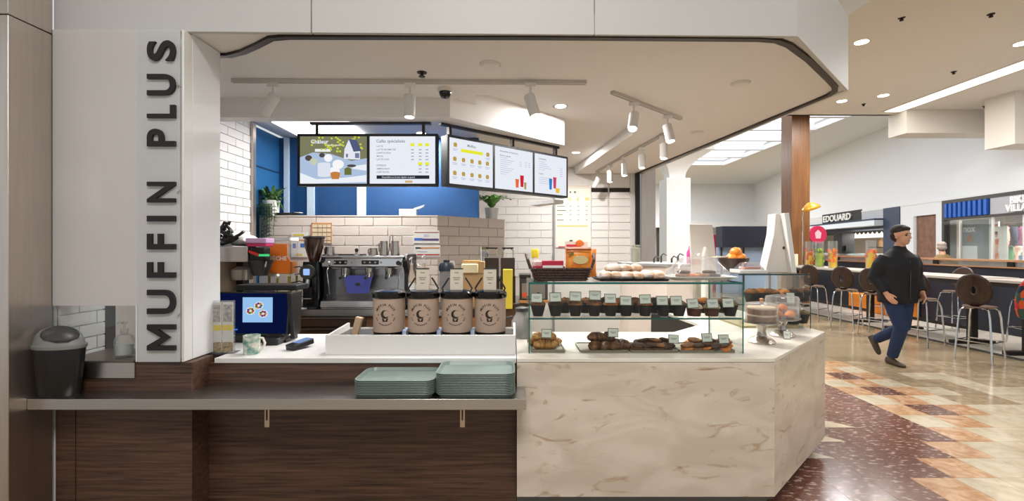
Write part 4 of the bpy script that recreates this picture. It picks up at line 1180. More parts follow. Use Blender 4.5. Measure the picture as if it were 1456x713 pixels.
for q in (-.25, -.20, -.15): scr([(q, .09), (q + .035, .09), (q + .035, .10), (q, .10)], -.004, E('screen_blue_mark', (60, 120, 220), .9), 'key')
MB().prism([(-.235, .0), (.22, .0), (.22, .02), (-.235, .02)], .02, .20, 'y').build('foot', m_black, t)
MB().prism([(.06, .02), (.16, .02), (.16, .15), (.06, .30)], -.06, .06, 'x').build('stand', m_black, t)
MB().box(-.22, .23, .16, .36, .355, .395).build('rear_display', m_black, t, bev=.006)
MB().prism([(.0, .35), (.18, .35), (.16, .06), (.06, .02)], .232, .262, 'x').build('side_arm', m_black, t, bev=.004)
MB().box(.10, .21, -.08, .03, 0, .05).build('scanner_foot', m_black, t, bev=.01)
t = thing('leaflet_stand', 'clear leaflet stand with yellow banded leaflets beside the white pillar', 'stand', (PX(314, 2.96), 2.97, .906), .12)
hL = PZ(428, 2.96) - .906
for k in range(2):
    xo = -.068 + k*.069
    lf = B(xo, xo + .064, .004, .008, .01, hL-.01).build('leaflet', m_paper, t)
    B(xo, xo + .064, .002, .004, hL*.44, hL*.54).build('leaflet_band', m_yel, lf)
    B(xo, xo + .064, .002, .004, .012, hL*.22).build('leaflet_foot', M('tan_photo', (190, 168, 120), .7, rgb2=(120, 106, 90), scale=60), lf)
    B(xo + .006, xo + .058, .002, .004, hL*.60, hL*.92).build('leaflet_photo', M('gray_photo', (200, 196, 190), .7, rgb2=(150, 146, 140), scale=50), lf)
B(-.075, .075, 0, .0022, 0, hL).build('front_sheet', m_acry, t); B(-.075, .075, .009, .012, 0, hL).build('back_sheet', m_acry, t)
B(-.075, .075, 0, .09, -.0, .004).build('foot', m_acry, t)
YM_ = 2.98
t = thing('coffee_mug', 'white mug with teal painted pattern before the pay terminal', 'mug', (PX(358, YM_), YM_, .906), -.1)
hm = .118
MB().lathe([(.001, 0), (.044, 0), (.047, .006), (.050, hm), (.046, hm), (.043, .01), (.001, .008)], 28, cap=False).build('body', M('painted_mug', (226, 222, 208), .3, rgb2=(84, 140, 128), scale=26), t)
MB().tube([(.047, 0, hm*.85), (.075, 0, hm*.85), (.088, 0, hm*.6), (.078, 0, hm*.32), (.046, 0, hm*.2)], .0075, 10).build('handle', M('mug_handle_white', (226, 222, 208), .3), t)
t = thing('card_reader', 'small dark card reader lying on the white counter', 'card reader', (PX(428, 3.15), 3.14, .906), -.5)
m = MB(); m.T = Matrix.Rotation(.14, 4, 'X'); m.prism(rrect(-.042, .042, -.085, .085, .018), .0, .034).build('body', m_black, t, bev=.004, loc=(0, 0, .012))
m = MB(); m.T = Matrix.Rotation(.14, 4, 'X'); m.box(-.032, .032, -.03, .07, .034, .036).build('screen', E('reader_screen', (130, 160, 214), .9), t, loc=(0, 0, .0125))

# ---- plants on the half wall
random.seed(21)
m_leaf = M('leaf_green', (62, 104, 52), .5, rgb2=(104, 144, 76), scale=18); m_leafd = M('leaf_dark_green', (52, 78, 44), .5, rgb2=(84, 116, 66), scale=18)
def leaf(base_, tip, width, droop=0):
    a = Vector(base_); b = Vector(tip); d = b-a
    side = d.cross(Vector((0, 0, 1)))
    if side.length < 1e-5: side = Vector((1, 0, 0))
    side.normalize(); m1 = a.lerp(b, .35) + Vector((0, 0, droop)); m2 = a.lerp(b, .7) + Vector((0, 0, droop*.8))
    vs = [a, m1 + side*width, m1 + Vector((0, 0, -width*.4)), m1 - side*width, m2 + side*width*.8, m2 + Vector((0, 0, -width*.3)), m2 - side*width*.8, b]
    return vs, [(0, 2, 1), (0, 3, 2), (1, 2, 5, 4), (2, 3, 6, 5), (4, 5, 7), (5, 6, 7)]
YP = 5.0
t = thing('trailing_plant', 'trailing green plant in a white pot hanging over the tiled half wall', 'plant', (-2.545, 5.0, 1.912))
zr = PZ(277, YP) - 1.912
MB().lathe([(.001, 0), (.07, 0), (.09, .16), (.082, .16), (.001, .14)], 22).build('pot', M('white_pot', (232, 230, 226), .4), t)
MB().lathe([(.07, .155), (.001, .165)], 16, cap=False).build('soil', M('dark_soil', (50, 38, 30), .95), t)
for k in range(110):
    a = random.uniform(0, 2*PI); q = random.uniform(.06, .19)
    st_ = (.05*math.cos(a), .05*math.sin(a)*.6, .15)
    tip = (q*math.cos(a), q*.6*math.sin(a), .14 + random.uniform(-.10, .17))
    vs, fs = leaf(st_, tip, .020, .045)
    MB().add(vs, fs).build('leaf', random.choice((m_leaf, m_leafd)), t)
for k in range(7):
    x = -.09 + .16*k/6; ln = random.uniform(.22, .48) if k in (1, 3, 4) else random.uniform(.1, .22)
    y = -.085
    st = MB().tube([(x*.7, -.05, .15), (x, y, .12), (x + .01, y-.005, -.02), (x + .005, y-.01, .08-ln)], .003, 5).build('stem', m_leafd, t)
    nl = int(ln/.018)
    lb = MB()
    for q in range(nl):
        z = .12 - ln*q/nl
        sd = 1 if q % 2 else -1
        vs, fs = leaf((x, y-.004, z), (x + sd*.04, y-.02, z - .02), .014)
        lb.add(vs, fs)
    lo = lb.build('trailing_leaves', random.choice((m_leaf, m_leafd)), st); lo['kind'] = 'stuff'
YF = 5.15
t = thing('fern', 'bright green fern in a white pot on the angled half wall end', 'plant', (PX(699, 5.6), 5.60, 1.912))
MB().lathe([(.001, 0), (.07, 0), (.085, .13), (.075, .13), (.001, .12)], 22).build('pot', MATS['white_pot'], t)
m_fern = M('fern_green', (74, 138, 62), .5, rgb2=(126, 178, 92), scale=18)
for k in range(64):
    a = random.uniform(0, 2*PI); q = random.uniform(.14, .33)
    m = MB(); N = 7
    P_ = []
    for i in range(N):
        u = i/(N-1); P_.append(Vector((q*u*math.cos(a), q*u*.7*math.sin(a), .12 + .42*u*(1-u*.72)*random.uniform(.9, 1.1))))
    for i in range(N-1):
        d = (P_[i+1]-P_[i]); s_ = d.cross(Vector((0, 0, 1))).normalized()
        wd = .032*(1 - i/N*.8)
        for sg2 in (-1, 1):
            m.add([P_[i], P_[i] + s_*sg2*wd + d*.9, P_[i+1]], [(0, 1, 2)])
    m.build('frond', m_fern, t)
t = thing('black_tray', 'flat black tray lying on the half wall cap beside the trailing plant', 'tray', (PX(407, 5.01), 5.01, 1.912))
B(-.125, .125, -.05, .05, 0, .03).build('tray', m_black, t, bev=.004)
B(.1, .16, -.03, .04, .03, .035).build('paper_corner', m_paper, t)
t = thing('white_bracket_box', 'small white slanted fitting on the half wall before the blue wall', 'box', (PX(585, 5.01), 5.01, 1.912))
MB().box(-.125, .06, -.03, .05, 0, .07).build('box', M('pale_blue_white', (214, 224, 232), .4), t, bev=.004)
MB().prism([(.02, .05), (.13, .09), (.14, .115), (.03, .08)], -.02, .03, 'y').build('arm', MATS['pale_blue_white'], t)
# ================================================================ CEILING FITTINGS
m_track = M('pale_gray_track', (196, 190, 184), .45)
def track(name_lab, p0, p1, z=CEIL):
    a = Vector(p0); b = Vector(p1); d = b-a; ln = d.length
    t = thing('light_track', name_lab, 'light track', (a.x, a.y, z), math.atan2(d.y, d.x))
    B(0, ln, -.017, .017, -.028, 0).build('rail', m_track, t, bev=.003)
    B(.01, ln-.01, -.005, .005, -.0285, -.0275).build('groove', M('track_groove', (120, 114, 110), .6), t)
    return t
def spot_head(label, p, aim, lit, power=0, z=CEIL-.028, group='track spotlights', L_=.17):
    """cylindrical head hung from a track adaptor and aimed at a point"""
    t = thing('track_spotlight', label, 'spotlight', (p[0], p[1], z), 0, group)
    MB().box(-.04, .04, -.014, .014, -.03, 0).build('adaptor', m_white2, t)
    MB().cyl((0, 0, -.03), (0, 0, -.10), .008).build('stem', m_white2, t)
    c = Vector((0, 0, -.125)); d = (Vector(aim) - (Vector((p[0], p[1], z)) + c)).normalized()
    a = c - d*.035; b = c + d*(L_-.035); n = d.to_track_quat('Z', 'Y').to_matrix().to_4x4()
    m = MB(); m.T = Matrix.Translation(a) @ n
    m.lathe([(.001, 0), (.040, 0), (.042, .004), (.042, L_), (.036, L_), (.033, L_-.03), (.001, L_-.03)], 24).build('head', m_white2, t)
    m = MB(); m.T = Matrix.Translation(a) @ n
    m.lathe([(.001, L_-.027), (.032, L_-.027), (.032, L_-.020), (.001, L_-.018)], 20).build('lens', m_lamp if lit else m_gray, t)
    if lit and power:
        pos = Vector((p[0], p[1], z)) + b + d*.02
        lamp('spotlight_beam', 'SPOT', pos, power, size=.03, target=aim, spot=1.9, blend=.8)
    return t
Yt = YZ(113, CEIL)
track('long pale light track across the ceiling above the service counter', (PX(331, Yt), Yt-.01), (PX(834, Yt+.03), Yt+.03))
spot_head('unlit white track spotlight over the pay terminal', (PX(388, Yt), Yt), (PX(388, Yt) - .9, Yt-.0, 1.2), False)
spot_head('lit white track spotlight straight above the coffee machine', (PX(583, Yt), Yt), (PX(583, Yt)-.02, Yt-.15, .9), True, 60)
spot_head('lit white track spotlight before the right menu screens', (PX(754, Yt), Yt), (PX(754, Yt)+.5, Yt-.3, .9), True, 60)
pa = (PX(870, YZ(129, CEIL)), YZ(129, CEIL)); pb = (PX(968, YZ(167, CEIL)), YZ(167, CEIL))
track('short pale light track turned towards the mall above the case corner', pa, pb)
def on(px, q): return (pa[0] + (pb[0]-pa[0])*q, pa[1] + (pb[1]-pa[1])*q)
p_ = on(0, .28); spot_head('lit track spotlight facing the viewer above the pastry case', p_, (p_[0]-.4, p_[1]-.9, 1.0), True, 60)
p_ = on(0, .78); spot_head('lit track spotlight at the mall end of the short track', p_, (p_[0]+.25, p_[1]-.5, .9), True, 60)
# far run of spots parallel with the canopy edge
qa = (PX(948, YZ(187, CEIL)), YZ(187, CEIL)); qb = (PX(848, YZ(243, CEIL)), YZ(243, CEIL))
track('far light track running towards the back wall', qa, qb)
far = [(936, 195), (909, 209), (889, 220), (870, 231), (850, 241)]
for k, (px, py) in enumerate(far):
    u = k/4*.94 + .03
    p = (qa[0] + (qb[0]-qa[0])*u, qa[1] + (qb[1]-qa[1])*u)
    spot_head('%s track spotlight along the far track, counted from the mall end' % ORD[k] if k < 4 else 'last unlit track spotlight on the far track by the back wall', p, (p[0]-.05, p[1]-.3, .9) if k < 4 else (p[0]-.5, p[1]+.6, 1.4), k < 4, 55 if k < 4 else 0, group='spotlights on the far track')
# flush fittings
def downlight(label, p, z, r=.06, power=22, name='downlight'):
    t = thing(name, label, 'downlight', (p[0], p[1], z))
    MB().lathe([(r+.016, -.006), (r+.016, 0), (r, 0), (r-.004, -.005)], 28, cap=False).build('trim_ring', m_white2, t)
    MB().lathe([(.001, -.003), (r, -.003), (r, -.001), (.001, -.001)], 24).build('lens', m_lamp, t)
    if power: lamp('downlight_beam', 'AREA', (p[0], p[1], z-.02), power, size=r*2)
CO = CEIL + .12
for px, py, lb in ((797, 151, 'bright downlight in the raised ceiling beside the middle spotlight'), (819, 217, 'bright downlight in the raised ceiling by the far end of the screens')):
    Y = YZ(py, CO); downlight(lb, (PX(px, Y), Y), CO, .055, 42)
# further downlights of the same kind over the staff side, hidden by the beam and the pillar
downlight('downlight in the ceiling over the back counter', (-1.45, 4.55), CEIL, .05, 30)
downlight('downlight in the ceiling over the blue room', (-1.0, 5.2), CEIL, .05, 30)
for px, py, lb in ((697, 91, 'round white smoke alarm on the ceiling before the long track'), (1053, 118, 'round white smoke alarm on the ceiling near the corner'), (991, 188, 'small round sensor on the ceiling by the canopy edge')):
    Y = YZ(py, CEIL); t = thing('smoke_alarm', lb, 'smoke alarm', (PX(px, Y), Y, CEIL))
    MB().lathe([(.001, -.022), (.055, -.02), (.068, -.008), (.070, 0), (.001, 0)], 28).build('cover', M('alarm_white', (226, 222, 216), .4), t)
    MB().lathe([(.072, -.006), (.074, -.001), (.069, 0)], 28, cap=False).build('rim', m_white2, t)
Y = YZ(103, CEIL); t = thing('sprinkler_head', 'dark sprinkler head on the ceiling beside the dome camera', 'sprinkler', (PX(600, Y), Y, CEIL))
MB().lathe([(.001, -.035), (.022, -.033), (.024, -.028), (.01, -.024), (.012, -.008), (.034, -.006), (.036, 0)], 18).build('head', m_bronze, t)
Y = YZ(126, CEIL); t = thing('dome_camera', 'white domed security camera with a dark glass bubble on the ceiling', 'camera', (PX(633, Y), Y, CEIL))
MB().lathe([(.001, -.03), (.058, -.028), (.062, -.02), (.062, 0), (.001, 0)], 26).build('housing', m_white2, t)
MB().lathe([(.048, -.028), (.046, -.05), (.032, -.072), (.001, -.082)], 24).build('bubble', m_blackg, t)

# ================================================================ MENU SCREENS
def E_(name, rgb, s=1.0): return E('scr_' + name, rgb, s)
e_pale = E_('pale', (236, 240, 248), 1.0); e_ink = E_('ink', (120, 126, 150), 1.0); e_dk = E_('dark', (40, 44, 56), 1.0); e_yel = E_('yellow', (236, 236, 50), 1.0)
def screen_bank(name, label, origin, rz, widths, hgt, frame=.022, depth=.06):
    t = thing(name, label, 'menu screen', origin, rz)
    W_ = sum(widths)
    B(0, W_, .004, depth, 0, hgt).build('housing', m_black, t, bev=.003)
    fr = MB()
    fr.box(0, W_, -.004, .004, 0, frame).box(0, W_, -.004, .004, hgt-frame, hgt)
    x = 0
    xs_ = [0]
    for w_ in widths: x += w_; xs_.append(x)
    for k, xx in enumerate(xs_):
        a = max(0, xx - frame*.55); b = min(W_, xx + frame*.55)
        if k == 0: a, b = 0, frame
        if k == len(xs_)-1: a, b = W_-frame, W_
        fr.box(a, b, -.004, .004, frame, hgt-frame)
    fr.build('bezel', m_black, t)
    return t, xs_
def flat(parent, name, mat, polys, y):
    m = MB()
    for p in polys: m.prism(p, y, y + .0008, 'y')
    return m.build(name, mat, parent)
def rc(x0, x1, z0, z1): return [(x0, z0), (x1, z0), (x1, z1), (x0, z1)]
YB1 = 4.10
bx0, bx1 = PX(423, YB1), PX(622.5, YB1); bz0, bz1 = PZ(265, YB1), PZ(190.5, YB1)
wA = (bx1-bx0); hA = bz1-bz0
t, xs_ = screen_bank('menu_screens', 'black framed pair of menu screens, winter picture on one', (bx0, YB1, bz0), 0, (wA*.505, wA*.495), hA)
fx = lambda px: PX(px, YB1) - bx0
fz = lambda py: PZ(py, YB1) - bz0
# picture screen: snowy table with a lantern house, mugs and moss
p1 = B(fx(426.5), fx(522), -.0005, .0015, fz(262.5), fz(193)).build('picture_panel', E_('olive', (126, 126, 96)), t)
flat(p1, 'snow_bank', E_('snow_blue', (176, 196, 224)), [[(fx(426.5), fz(262.4)), (fx(522), fz(262.4)), (fx(522), fz(225)), (fx(500), fz(229)), (fx(470), fz(219)), (fx(445), fz(217)), (fx(426.5), fz(224))]], -.0015)
flat(p1, 'snow_light', E_('snow_white', (240, 244, 250), 1.0), [[(fx(427), fz(262)), (fx(521), fz(259)), (fx(521), fz(249)), (fx(490), fz(253)), (fx(450), fz(255)), (fx(427), fz(246))], [(fx(500), fz(240)), (fx(521), fz(243)), (fx(521), fz(234)), (fx(505), fz(236))], rc(fx(448), fx(470), fz(216), fz(212))], -.0025)
flat(p1, 'lantern_wall', E_('lantern_white', (232, 234, 244), 1.0), [[(fx(489), fz(226)), (fx(502), fz(227)), (fx(502), fz(209)), (fx(496), fz(199)), (fx(490), fz(212))], rc(fx(502), fx(512), fz(227), fz(215))], -.0030)
flat(p1, 'lantern_roof', E_('lantern_roof', (84, 92, 128)), [[(fx(496), fz(198)), (fx(507), fz(199)), (fx(514), fz(215)), (fx(503), fz(216))]], -.0034)
flat(p1, 'lantern_window', E_('lantern_window', (120, 126, 160)), [rc(fx(492), fx(495), fz(224), fz(219)), rc(fx(505), fx(511), fz(225), fz(218))], -.0036)
flat(p1, 'pine_cone', E_('cone', (84, 74, 74)), [ell_poly(fx(439), fz(225), .03, .025), ell_poly(fx(458), fz(221), .025, .02), ell_poly(fx(500), fz(236), .04, .012)], -.0036)
flat(p1, 'moss_ball', E_('moss', (198, 208, 182)), [ell_poly(fx(446), fz(230), .032, .03)], -.0040)
flat(p1, 'cream_puff', E_('puff', (250, 250, 252), 1.0), [ell_poly(fx(467), fz(225), .036, .034), ell_poly(fx(481), fz(234), .05, .04), ell_poly(fx(476), fz(243), .045, .035)], -.0042)
flat(p1, 'white_mug', E_('mug', (226, 230, 242), 1.0), [rc(fx(452), fx(470), fz(250), fz(233)), ell_poly(fx(461), fz(250), .055, .012), ell_poly(fx(461), fz(233), .055, .01)], -.0046)
flat(p1, 'muffin', E_('muffin', (200, 130, 66)), [[(fx(472), fz(255)), (fx(482), fz(255)), (fx(484), fz(247)), (fx(470), fz(247))], ell_poly(fx(477), fz(247), .042, .016)], -.0050)
flat(p1, 'moss_jar', E_('moss_dark', (110, 116, 60)), [ell_poly(fx(495), fz(243), .03, .03), rc(fx(490), fx(500), fz(249), fz(240))], -.0050)
random.seed(4)
dots = [ell_poly(fx(random.uniform(440, 520)), fz(random.uniform(194, 214)), .010, .009, 8) for _ in range(26)] + [ell_poly(fx(random.uniform(462, 486)), fz(random.uniform(204, 216)), .011, .01, 8) for _ in range(14)]
o = flat(p1, 'light_dots', E_('lime', (196, 210, 70), 1.0), dots, -.0028); o['kind'] = 'stuff'
def tx_(parent, s_, px, py, hpx, mat, y, off=.0, al='LEFT', k=1.0, fxx=None, fzz=None):
    fxx = fxx or fx; fzz = fzz or fz
    sz = hpx/F*YB1*1.4*k
    return MB().mesh(text_mesh(s_, sz, 0, off*sz, al, 2), Matrix.Translation((fxx(px), y, fzz(py))) @ FRONT).build('lettering', mat, parent)
tx_(p1, 'Chaleur', 442, 202, 5.6, e_pale, -.0052, .02)
tx_(p1, 'dans la tasse', 466, 206.6, 2.6, e_pale, -.0052, .01)
p2 = B(fx(525.5), fx(619), -.0005, .0015, fz(262.5), fz(194)).build('menu_panel', e_pale, t)
tx_(p2, 'Cafés spécialisés', 535, 201, 4.4, e_ink, -.0015, .01)
for k, (s_, yy) in enumerate((('LATTÉ', 208.3), ('LATTÉ AROMATISÉ', 213), ('CAPPUCCINO', 217.7), ('MOKA', 222.4), ('LATTÉ CHAÏ', 227), ('ESPRESSO', 235.5), ('AMÉRICANO', 240.3), ('CAFÉ FILTRE', 245))):
    tx_(p2, s_, 535.5, yy, 2.3, e_ink, -.0015, .01)
pr = []
for yy in (213, 217.7, 222.4, 227): pr += [rc(fx(x), fx(x+4), fz(yy+.9), fz(yy-.7)) for x in (584.5, 595.5, 605)]
for yy in (235.5, 240.3, 245): pr += [rc(fx(x), fx(x+4), fz(yy+.9), fz(yy-.7)) for x in (595.5, 605)]
o = flat(p2, 'price_marks', E_('price', (172, 178, 196)), pr, -.0012); o['kind'] = 'stuff'
flat(p2, 'price_tabs', e_yel, [rc(fx(a), fx(a+5.5), fz(208.2), fz(203.8)) for a in (583.6, 594.8, 604.5)] + [rc(fx(a), fx(a+6), fz(235), fz(231)) for a in (594.5, 604.2)], -.0014)
flat(p2, 'footer_bar', e_dk, [rc(fx(535.5), fx(610.5), fz(254.6), fz(249.6))], -.0014)
tx_(p2, 'Disponibles en format régulier ou grand', 543, 252.2, 2.4, e_pale, -.0026, .008, k=.86)
flat(p2, 'tan_mark', E_('tan', (206, 176, 126)), [rc(fx(576), fx(586.5), fz(260), fz(257))], -.0014)
# hanger: top bar under the beam and two posts
B(fx(440)+0, fx(612), .004, .05, 2.672-bz0-.022, 2.672-bz0-.004).build('hanger_bar', m_bronze, t)
for px in (450, 601.5): B(fx(px)-.012, fx(px)+.012, .01, .045, hA, 2.672-bz0-.02).build('hanger_post', m_bronze, t)

# the angled bank of three
near = Vector((PX(636, 4.13), 4.13)); 
k_far = 71/89
Yf_ = 4.13*89/71*1.0
far_ = Vector((PX(807, Yf_), Yf_)); dvec = far_-near; W3 = dvec.length; rzb = math.atan2(dvec.y, dvec.x)
z0b = PZ(264, 4.13); z1b = PZ(191, 4.13); h3 = z1b - z0b
t, x3 = screen_bank('angled_menu_screens', 'black framed row of three menu screens angled to the mall', (near.x, near.y, z0b), rzb, (W3*.335, W3*.335, W3*.33), h3, .02, .10)
panels = [B(x3[k] + .014, x3[k+1] - .014, -.0005, .0015, .022, h3-.022).build('menu_panel', e_pale, t) for k in range(3)]
def loc_(k, u, v): return x3[k] + .014 + u*(x3[k+1]-x3[k]-.028), .022 + v*(h3-.044)
def tl_(k, s_, u, v, size, mat, off=.0, al='LEFT'):
    x, z = loc_(k, u, v)
    return MB().mesh(text_mesh(s_, size, 0, off, al, 2), Matrix.Translation((x, -.0016, z)) @ FRONT).build('lettering', mat, panels[k])
def rr(k, u0, u1, v0, v1):
    a = loc_(k, u0, v0); b = loc_(k, u1, v1); return rc(a[0], b[0], a[1], b[1])
tl_(0, 'Muffins', .5, .88, .034, e_ink, .0003, 'CENTER')
flat(panels[0], 'yellow_band', e_yel, [rr(0, .26, .76, .72, .79)], -.0014)
e_muf = E_('muffin_icon', (190, 158, 76)); e_lil = E_('caption', (190, 196, 226))
ic = []; cp = []
for row, v in enumerate((.86, .55, .24)):
    for u in ((.14, .88) if row == 0 else (.13, .32, .51, .69, .87)):
        v_ = v - (.10 if (row == 0 and u > .5) else 0)
        x, z = loc_(0, u, v_); ic.append([(x-.015, z-.02), (x+.015, z-.02), (x+.02, z+.004), (x+.012, z+.018), (x-.012, z+.018), (x-.02, z+.004)])
        cp += [rr(0, u-.055, u+.055, v_-.10, v_-.085), rr(0, u-.04, u+.04, v_-.13, v_-.115)]
o = flat(panels[0], 'muffin_icon', e_muf, ic, -.0014); o['kind'] = 'stuff'
o = flat(panels[0], 'captions', e_lil, cp, -.0012); o['kind'] = 'stuff'
tl_(1, 'Smoothies et boissons', .12, .90, .026, e_ink, .0002)
tl_(1, 'Boissons glacées', .12, .80, .021, e_ink, .0002)
o = flat(panels[1], 'menu_lines', e_lil, [rr(1, .13, .13 + .06*(3 + (k*7) % 4), .74-.048*k, .752-.048*k) for k in range(9)] + [rr(1, u, u + .05, .70-.048*k, .715-.048*k) for k in range(3) for u in (.64, .78, .88)], -.0012); o['kind'] = 'stuff'
def cup(k, u, v, w_, h_, col, nm):
    x, z = loc_(k, u, v)
    flat(panels[k], nm, E_(nm, col), [[(x-w_*.7, z), (x+w_*.7, z), (x+w_, z+h_), (x-w_, z+h_)]], -.0014)
cup(1, .57, .07, .024, .085, (232, 110, 60), 'orange_cup'); cup(1, .70, .10, .026, .115, (206, 40, 56), 'red_cup'); cup(1, .79, .05, .018, .07, (176, 160, 110), 'olive_cup')
tl_(2, 'Limonades', .12, .88, .026, e_ink, .0002)
tl_(2, 'Frappés', .12, .50, .021, e_ink, .0002)
o = flat(panels[2], 'menu_lines', e_lil, [rr(2, .13, .13 + .06*(3 + (k*5) % 4), .80-.05*k, .812-.05*k) for k in range(5)] + [rr(2, .13, .5, .40-.05*k, .412-.05*k) for k in range(4)] + [rr(2, .78, .86, .70-.05*k, .715-.05*k) for k in range(5)], -.0012); o['kind'] = 'stuff'
cup(2, .48, .12, .024, .115, (46, 130, 206), 'blue_cup'); cup(2, .61, .16, .026, .12, (206, 70, 110), 'pink_cup'); cup(2, .70, .05, .034, .05, (236, 196, 60), 'yellow_cup')
zb2 = 2.668 - z0b
B(-.05, W3*.93, .02, .06, zb2-.022, zb2).build('hanger_bar', m_bronze, t)
for u in (.03, .505, .90): B(W3*u-.014, W3*u+.014, .02, .06, h3, zb2-.02).build('hanger_post', m_bronze, t)
B(W3*.90, W3*1.0, .06, .45, -.06, -.02).build('cable_tray', m_white2, t)

# lit menu poster on the back wall
YQ = 8.09
def lam(name, c): return M(name, c, .6)
t = thing('wall_menu_poster', 'tall bright menu poster on the back wall under the angled screens', 'poster', (PX(790, YQ), YQ, PZ(352, YQ)))
wq = (840-790)/F*YQ; hq = (352-264)/F*YQ
B(0, wq, 0, .02, 0, hq).build('poster_board', M('poster_cream', (246, 240, 228), .5, var=.01), t)
qx = lambda px: (px-790)/F*YQ
qz = lambda py: (352-py)/F*YQ
def qf(nm, mat, rects):
    m = MB()
    for a, b, c, d in rects: m.box(qx(a), qx(b), -.003, -.001, qz(d), qz(c))
    return m.build(nm, mat, t)
qf('poster_head_lines', lam('poster_tan', (206, 186, 166)), [(795, 838, 264.5, 265.5), (795, 838, 267, 267.6)])
qf('poster_yellow_marks', lam('poster_yellow', (238, 216, 140)), [(809, 812, 281, 286), (820, 823, 281, 286), (832, 838, 281, 285), (792, 836, 320.5, 322.5)])
o = qf('poster_print', lam('poster_gray', (130, 122, 116)), [(792, 803, 293, 294), (792, 805, 299, 300.2), (792, 800, 305, 306), (792, 801.5, 312.5, 313.6), (810, 812, 272, 275), (816, 819, 272, 275)] + [(x, x+2.5, y, y+.9) for y in (293, 299, 305, 312.5) for x in (810, 821, 833)]); o['kind'] = 'stuff'
qf('poster_red_mark', lam('poster_red', (190, 60, 70)), [(810, 820, 345, 348), (794, 808, 350.5, 352)])
MB().prism(ell_poly(qx(824), qz(344.5), .055, .04), -.004, -.001, 'y').build('poster_orange_fruit', lam('poster_orange', (236, 142, 56)), t)
MB().prism(ell_poly(qx(812), qz(342.5), .03, .014), -.004, -.001, 'y').build('poster_dark_mark', m_dgray, t)
# ================================================================ ON AND BEHIND THE PASTRY CASE
ZC = CZ1 + .001
YK = 3.10
t = thing('snack_basket', 'dark woven basket of snacks on top of the pastry case', 'basket', (PX(797, YK), YK+.03, ZC))
wb_, wt_, hb_ = .165, .195, .085
m_wick = M('dark_wicker', (52, 36, 32), .7, rgb2=(84, 60, 52), scale=90, bump=.5)
def brect(hw, hd, z, r=.04): return [(x, y, z) for x, y in rrect(-hw, hw, -hd, hd, r, 5)]
MB().ring_loft([brect(wb_, .10, 0), brect(wt_, .125, hb_), brect(wt_-.008, .117, hb_), brect(wb_-.008, .092, .008)]).build('body', m_wick, t)
for k in range(5):
    q = (k+.5)/5; hw = wb_ + (wt_-wb_)*q + .002; hd = .10 + .025*q + .002
    MB().tube([(x, y, hb_*q) for x, y in rrect(-hw, hw, -hd, hd, .04, 5)], .006, 6, closed=True).build('woven_band', m_wick, t)
for k in range(22):
    x = -wb_*.93 + 2*wb_*.93*k/21
    MB().tube([(x, -.102, 0), (x*wt_/wb_, -.130, hb_)], .004, 5).build('stake', m_wick, t)
for s_ in (-1, 1):
    MB().tube([(s_*wt_, -.07, hb_-.01), (s_*(wt_+.02), -.06, hb_+.05), (s_*(wt_+.03), 0, hb_+.085), (s_*(wt_+.02), .06, hb_+.05), (s_*wt_, .07, hb_-.01)], .009, 8).build('handle', m_wick, t)
def pouch(name, label, loc, wd, hh, th, mat, rz=0, prints=()):
    t = thing(name, label, 'snack', loc, rz)
    rings = []
    for k in range(9):
        u = k/8; tk = th*(math.sin(PI*min(1, max(0, u)))**.6)*.5 + .002; ww = wd/2*(1 - .06*math.sin(PI*u))
        rings.append([(ww*math.cos(a)*1.0 if abs(math.cos(a)) > .3 else ww*math.cos(a), tk*math.sin(a), u*hh) for a in [2*PI*i/16 for i in range(16)]])
    MB().ring_loft(rings).build('bag', mat, t)
    for pm, poly in prints: MB().prism(poly, -th*.5-.006, -th*.5-.002, 'y').build('print', pm, t)
    return t
m_or = M('orange_foil', (222, 112, 34), .3, rgb2=(246, 164, 60), scale=14); m_pu = M('crimson_card', (186, 30, 62), .5)
zbk = ZC + .02
pouch('snack_bag', 'orange foil snack bag upright at the front of the basket', (PX(822, YK), 3.09, zbk), .17, .19, .05, m_or, .0, ((M('snack_pale_print', (214, 196, 140), .5), ell_poly(.01, .115, .05, .028)), (M('snack_brown_print', (126, 60, 20), .5), rc(-.08, .08, .175, .186)), (M('snack_green_print', (110, 110, 40), .5), [(-.07, .15), (-.04, .165), (-.03, .155), (-.06, .14)])))
pouch('snack_bag', 'second orange foil bag leaning behind the front one in the basket', (PX(832, YK+.07), 3.175, zbk), .15, .185, .04, m_or, -.2)
t = thing('fruit_snack_box', 'white and red fruit snack carton at the back of the basket', 'snack', (PX(820, 3.2), 3.20, zbk))
B(-.075, .075, -.0, .03, 0, .235).build('box', m_paper, t); B(-.07, .03, -.002, 0, .2, .215).build('print', M('snack_red', (196, 52, 70), .6), t)
MB().prism(ell_poly(.02, .222, .03, .018), -.004, -.001, 'y').build('fruit_print', M('snack_orange', (230, 130, 50), .6), t)
for k, (px, Y, w_, h_, mt, lb) in enumerate(((766, 3.06, .085, .105, M('red_white_sachet', (206, 60, 80), .5, rgb2=(232, 220, 214), scale=22), 'small red and white sachet box at the handle end of the basket'), (786, 3.05, .14, .11, m_pu, 'crimson snack carton lying in the middle of the basket'), (775, 3.14, .16, .105, M('pink_white_card', (214, 120, 140), .5, rgb2=(238, 226, 220), scale=18), 'pink and white carton behind the crimson one in the basket'))):
    t = thing('snack_carton', lb, 'snack', (PX(px, Y), Y, zbk))
    B(-w_/2, w_/2, 0, .045, 0, h_).build('box', mt, t, bev=.002)
    B(-w_/2 + .005, w_/2-.005, -.002, 0, h_*.3, h_*.72).build('print', m_paper if k else m_pu, t)
t = thing('condiment_bottle', 'white bottle with a yellow top behind the basket', 'bottle', (PX(761, 3.3), 3.32, ZC))
MB().lathe([(.001, 0), (.03, 0), (.03, .11), (.018, .15), (.018, .16), (.001, .16)], 18).build('body', m_paper, t)
